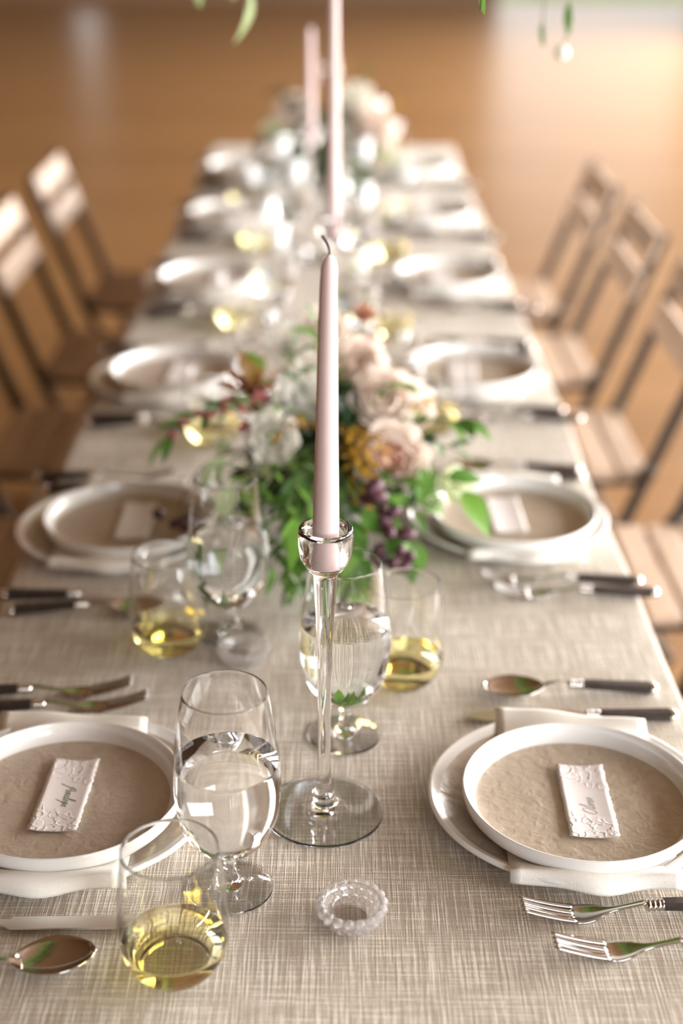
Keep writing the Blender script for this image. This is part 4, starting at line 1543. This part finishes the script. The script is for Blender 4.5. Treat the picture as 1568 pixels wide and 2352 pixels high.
# ------------------------------------------------------------------ greenery hung above the table
G = thing('hanging_garland', 'leafy green garland hung over the table, leaf tips dangling into the top of the view', 'garland', (0.0, 2.4, 2.45))
O = Vector((0, 2.4, 2.45))
rnd = random.Random(21)
link('pole', MB().tube([(0, -1.9, 0), (0, 1.9, 0)], 0.03, 12).mesh('pole', True), G, M['tablewood'])
for yy in (-1.7, 0.0, 1.7):
    link('rope', MB().tube([(0, yy, 0.0), (0, yy, ZC - 2.45)], 0.006, 8).mesh('rope', True), G, M['twig'])
mb = MB()
for i in range(2600):
    yv = rnd.uniform(-1.95, 1.95)
    a = rnd.uniform(0, 2 * PI)
    rr = rnd.uniform(0.03, 0.26)
    p = Vector((math.cos(a) * rr * 1.3, yv, math.sin(a) * rr - 0.05))
    vs, fs = LEAFGEO['broad' if i % 2 else 'lance']
    mb.add(vs, fs, frame(p, (rnd.uniform(-1, 1), rnd.uniform(-1, 1), rnd.uniform(-1.4, 0.4)), (rnd.uniform(-1, 1), rnd.uniform(-1, 1), 0.6), rnd.uniform(0.06, 0.11)))
tag(link('foliage', mb.mesh('foliage', True), G, M['gleaf']), kind='stuff')
VINES = [((-0.132, 2.20, 1.368), 0.078, 'broad', 'pleaf'), ((-0.205, 2.20, 1.380), 0.045, 'oval', 'pleaf'), ((-0.09, 2.22, 1.412), 0.05, 'oval', 'gleaf'), ((0.132, 1.40, 1.436), 0.026, 'lance', 'gleaf'), ((0.095, 1.50, 1.452), 0.022, 'lance', 'gleaf'),
         ((0.305, 2.00, 1.370), 0.042, 'lance', 'gleaf'), ((0.272, 2.00, 1.345), 0.034, 'oval', 'oleaf'), ((0.03, 2.3, 1.44), 0.04, 'lance', 'aleaf')]
for (e_, sz, sh, mt) in VINES:
    e_ = Vector(e_)
    top = Vector((e_.x * 0.5, e_.y, 2.35))
    mid = Vector((e_.x * 1.05, e_.y + 0.03, 1.9))
    sprig(G, O, top, mid, e_, 16, sz, sh, mt, rnd, name='vine', rad=0.0016, spread=0.55)
fl = leaf_geo(1.0, 0.6)
link('blossom', uv_ball('blossom', 0.011, 10, 8), G, M['white'], loc=tuple(Vector((0.30, 2.0, 1.334)) - O))
link('blossom_stalk', MB().tube([Vector((0.305, 2.0, 1.372)) - O, Vector((0.304, 2.0, 1.352)) - O, Vector((0.30, 2.0, 1.340)) - O], 0.0008, 6).mesh('blossom_stalk', True), G, M['stem'])

# ------------------------------------------------------------------ folding bistro chairs
def build_chair():
    """Faces -x; origin on the floor below the seat's rear edge."""
    t = thing('folding_chair', 'x', 'chair', group='folding bistro chairs')
    W = 0.38
    # seat slats run along the width
    sl = MB().box((-0.0275, -W / 2 + 0.012, -0.009), (0.0275, W / 2 - 0.012, 0.009)).mesh('seat_slat', bevel=0.004)
    sl.materials.append(M['chairwood'])
    for k_ in range(6):
        link('seat_slat', sl, t, loc=(-0.022 - 0.064 * k_, 0, 0.452 - 0.002 * k_))
    bs = MB().box((-0.007, -W / 2 + 0.002, -0.033), (0.007, W / 2 - 0.002, 0.033)).mesh('back_slat', bevel=0.004)
    bs.materials.append(M['chairwood'])
    lean = math.atan2(0.125, 0.34)
    for zz in (0.775, 0.685):
        x = 0.005 + (zz - 0.46) * 0.125 / 0.34
        o = link('back_slat', bs, t, loc=(x - 0.012, 0, zz))
        o.rotation_euler = (0, lean, 0)
    for sy in (-1, 1):
        y = sy * (W / 2 - 0.008)
        # long leg: from the top of the back to the front foot
        a, b_ = Vector((0.130, y, 0.808)), Vector((0.005, y, 0.460))
        d = (b_ - a) / (b_.z - a.z)
        foot = Vector((b_.x - (0.46 - 0.012) * 0.36, y, 0.012))
        m1 = MB().bar(a, b_, 0.010, 0.026).bar(b_, foot, 0.010, 0.026)
        link('leg', m1.mesh('leg', bevel=0.002), t, M['chairmetal'])
        y2 = sy * (W / 2 - 0.024)
        m2 = MB().bar(Vector((-0.34, y2, 0.438)), Vector((0.10, y2, 0.012)), 0.010, 0.024)
        link('leg', m2.mesh('leg', bevel=0.002), t, M['chairmetal'])
        m3 = MB().bar(Vector((0.012, y2, 0.436)), Vector((-0.355, y2, 0.428)), 0.010, 0.018)
        link('seat_rail', m3.mesh('seat_rail', bevel=0.002), t, M['chairmetal'])
        pv = lathe('pivot', [(0.0, -0.014), (0.014, -0.014), (0.016, 0.0), (0.014, 0.014), (0.0, 0.014)], 14)
        link('pivot', pv, t, M['chairmetal'], matrix=Matrix.Translation((0.005, y, 0.46)) @ Matrix.Rotation(PI / 2, 4, 'X'))
    for (x, z, w_) in ((-0.155, 0.014, W / 2 - 0.008), (0.098, 0.014, W / 2 - 0.024), (-0.10, 0.17, W / 2 - 0.008)):
        link('stretcher', MB().tube([(x, -w_, z), (x, w_, z)], 0.006, 8).mesh('stretcher', True), t, M['chairmetal'])
    return t


chair0 = build_chair()
collect_kids()
CH = [(0.620, 2.21, 1), (0.620, 2.82, 1), (0.615, 3.40, 1), (0.605, 3.95, 1), (-0.705, 2.23, -1), (-0.710, 2.83, -1), (-0.705, 3.42, -1), (-0.700, 4.04, -1)]
WH = ['first', 'second', 'third', 'fourth']
for j, (x, y, s) in enumerate(CH):
    lab = f'slatted wooden folding chair with dark metal legs, {WH[j % 4]} {side(s)}-side chair'
    if j == 0:
        chair0.location = (x, y, 0)
        chair0['label'] = lab
    else:
        dup(chair0, (x, y, 0), 0 if s > 0 else PI, lab)
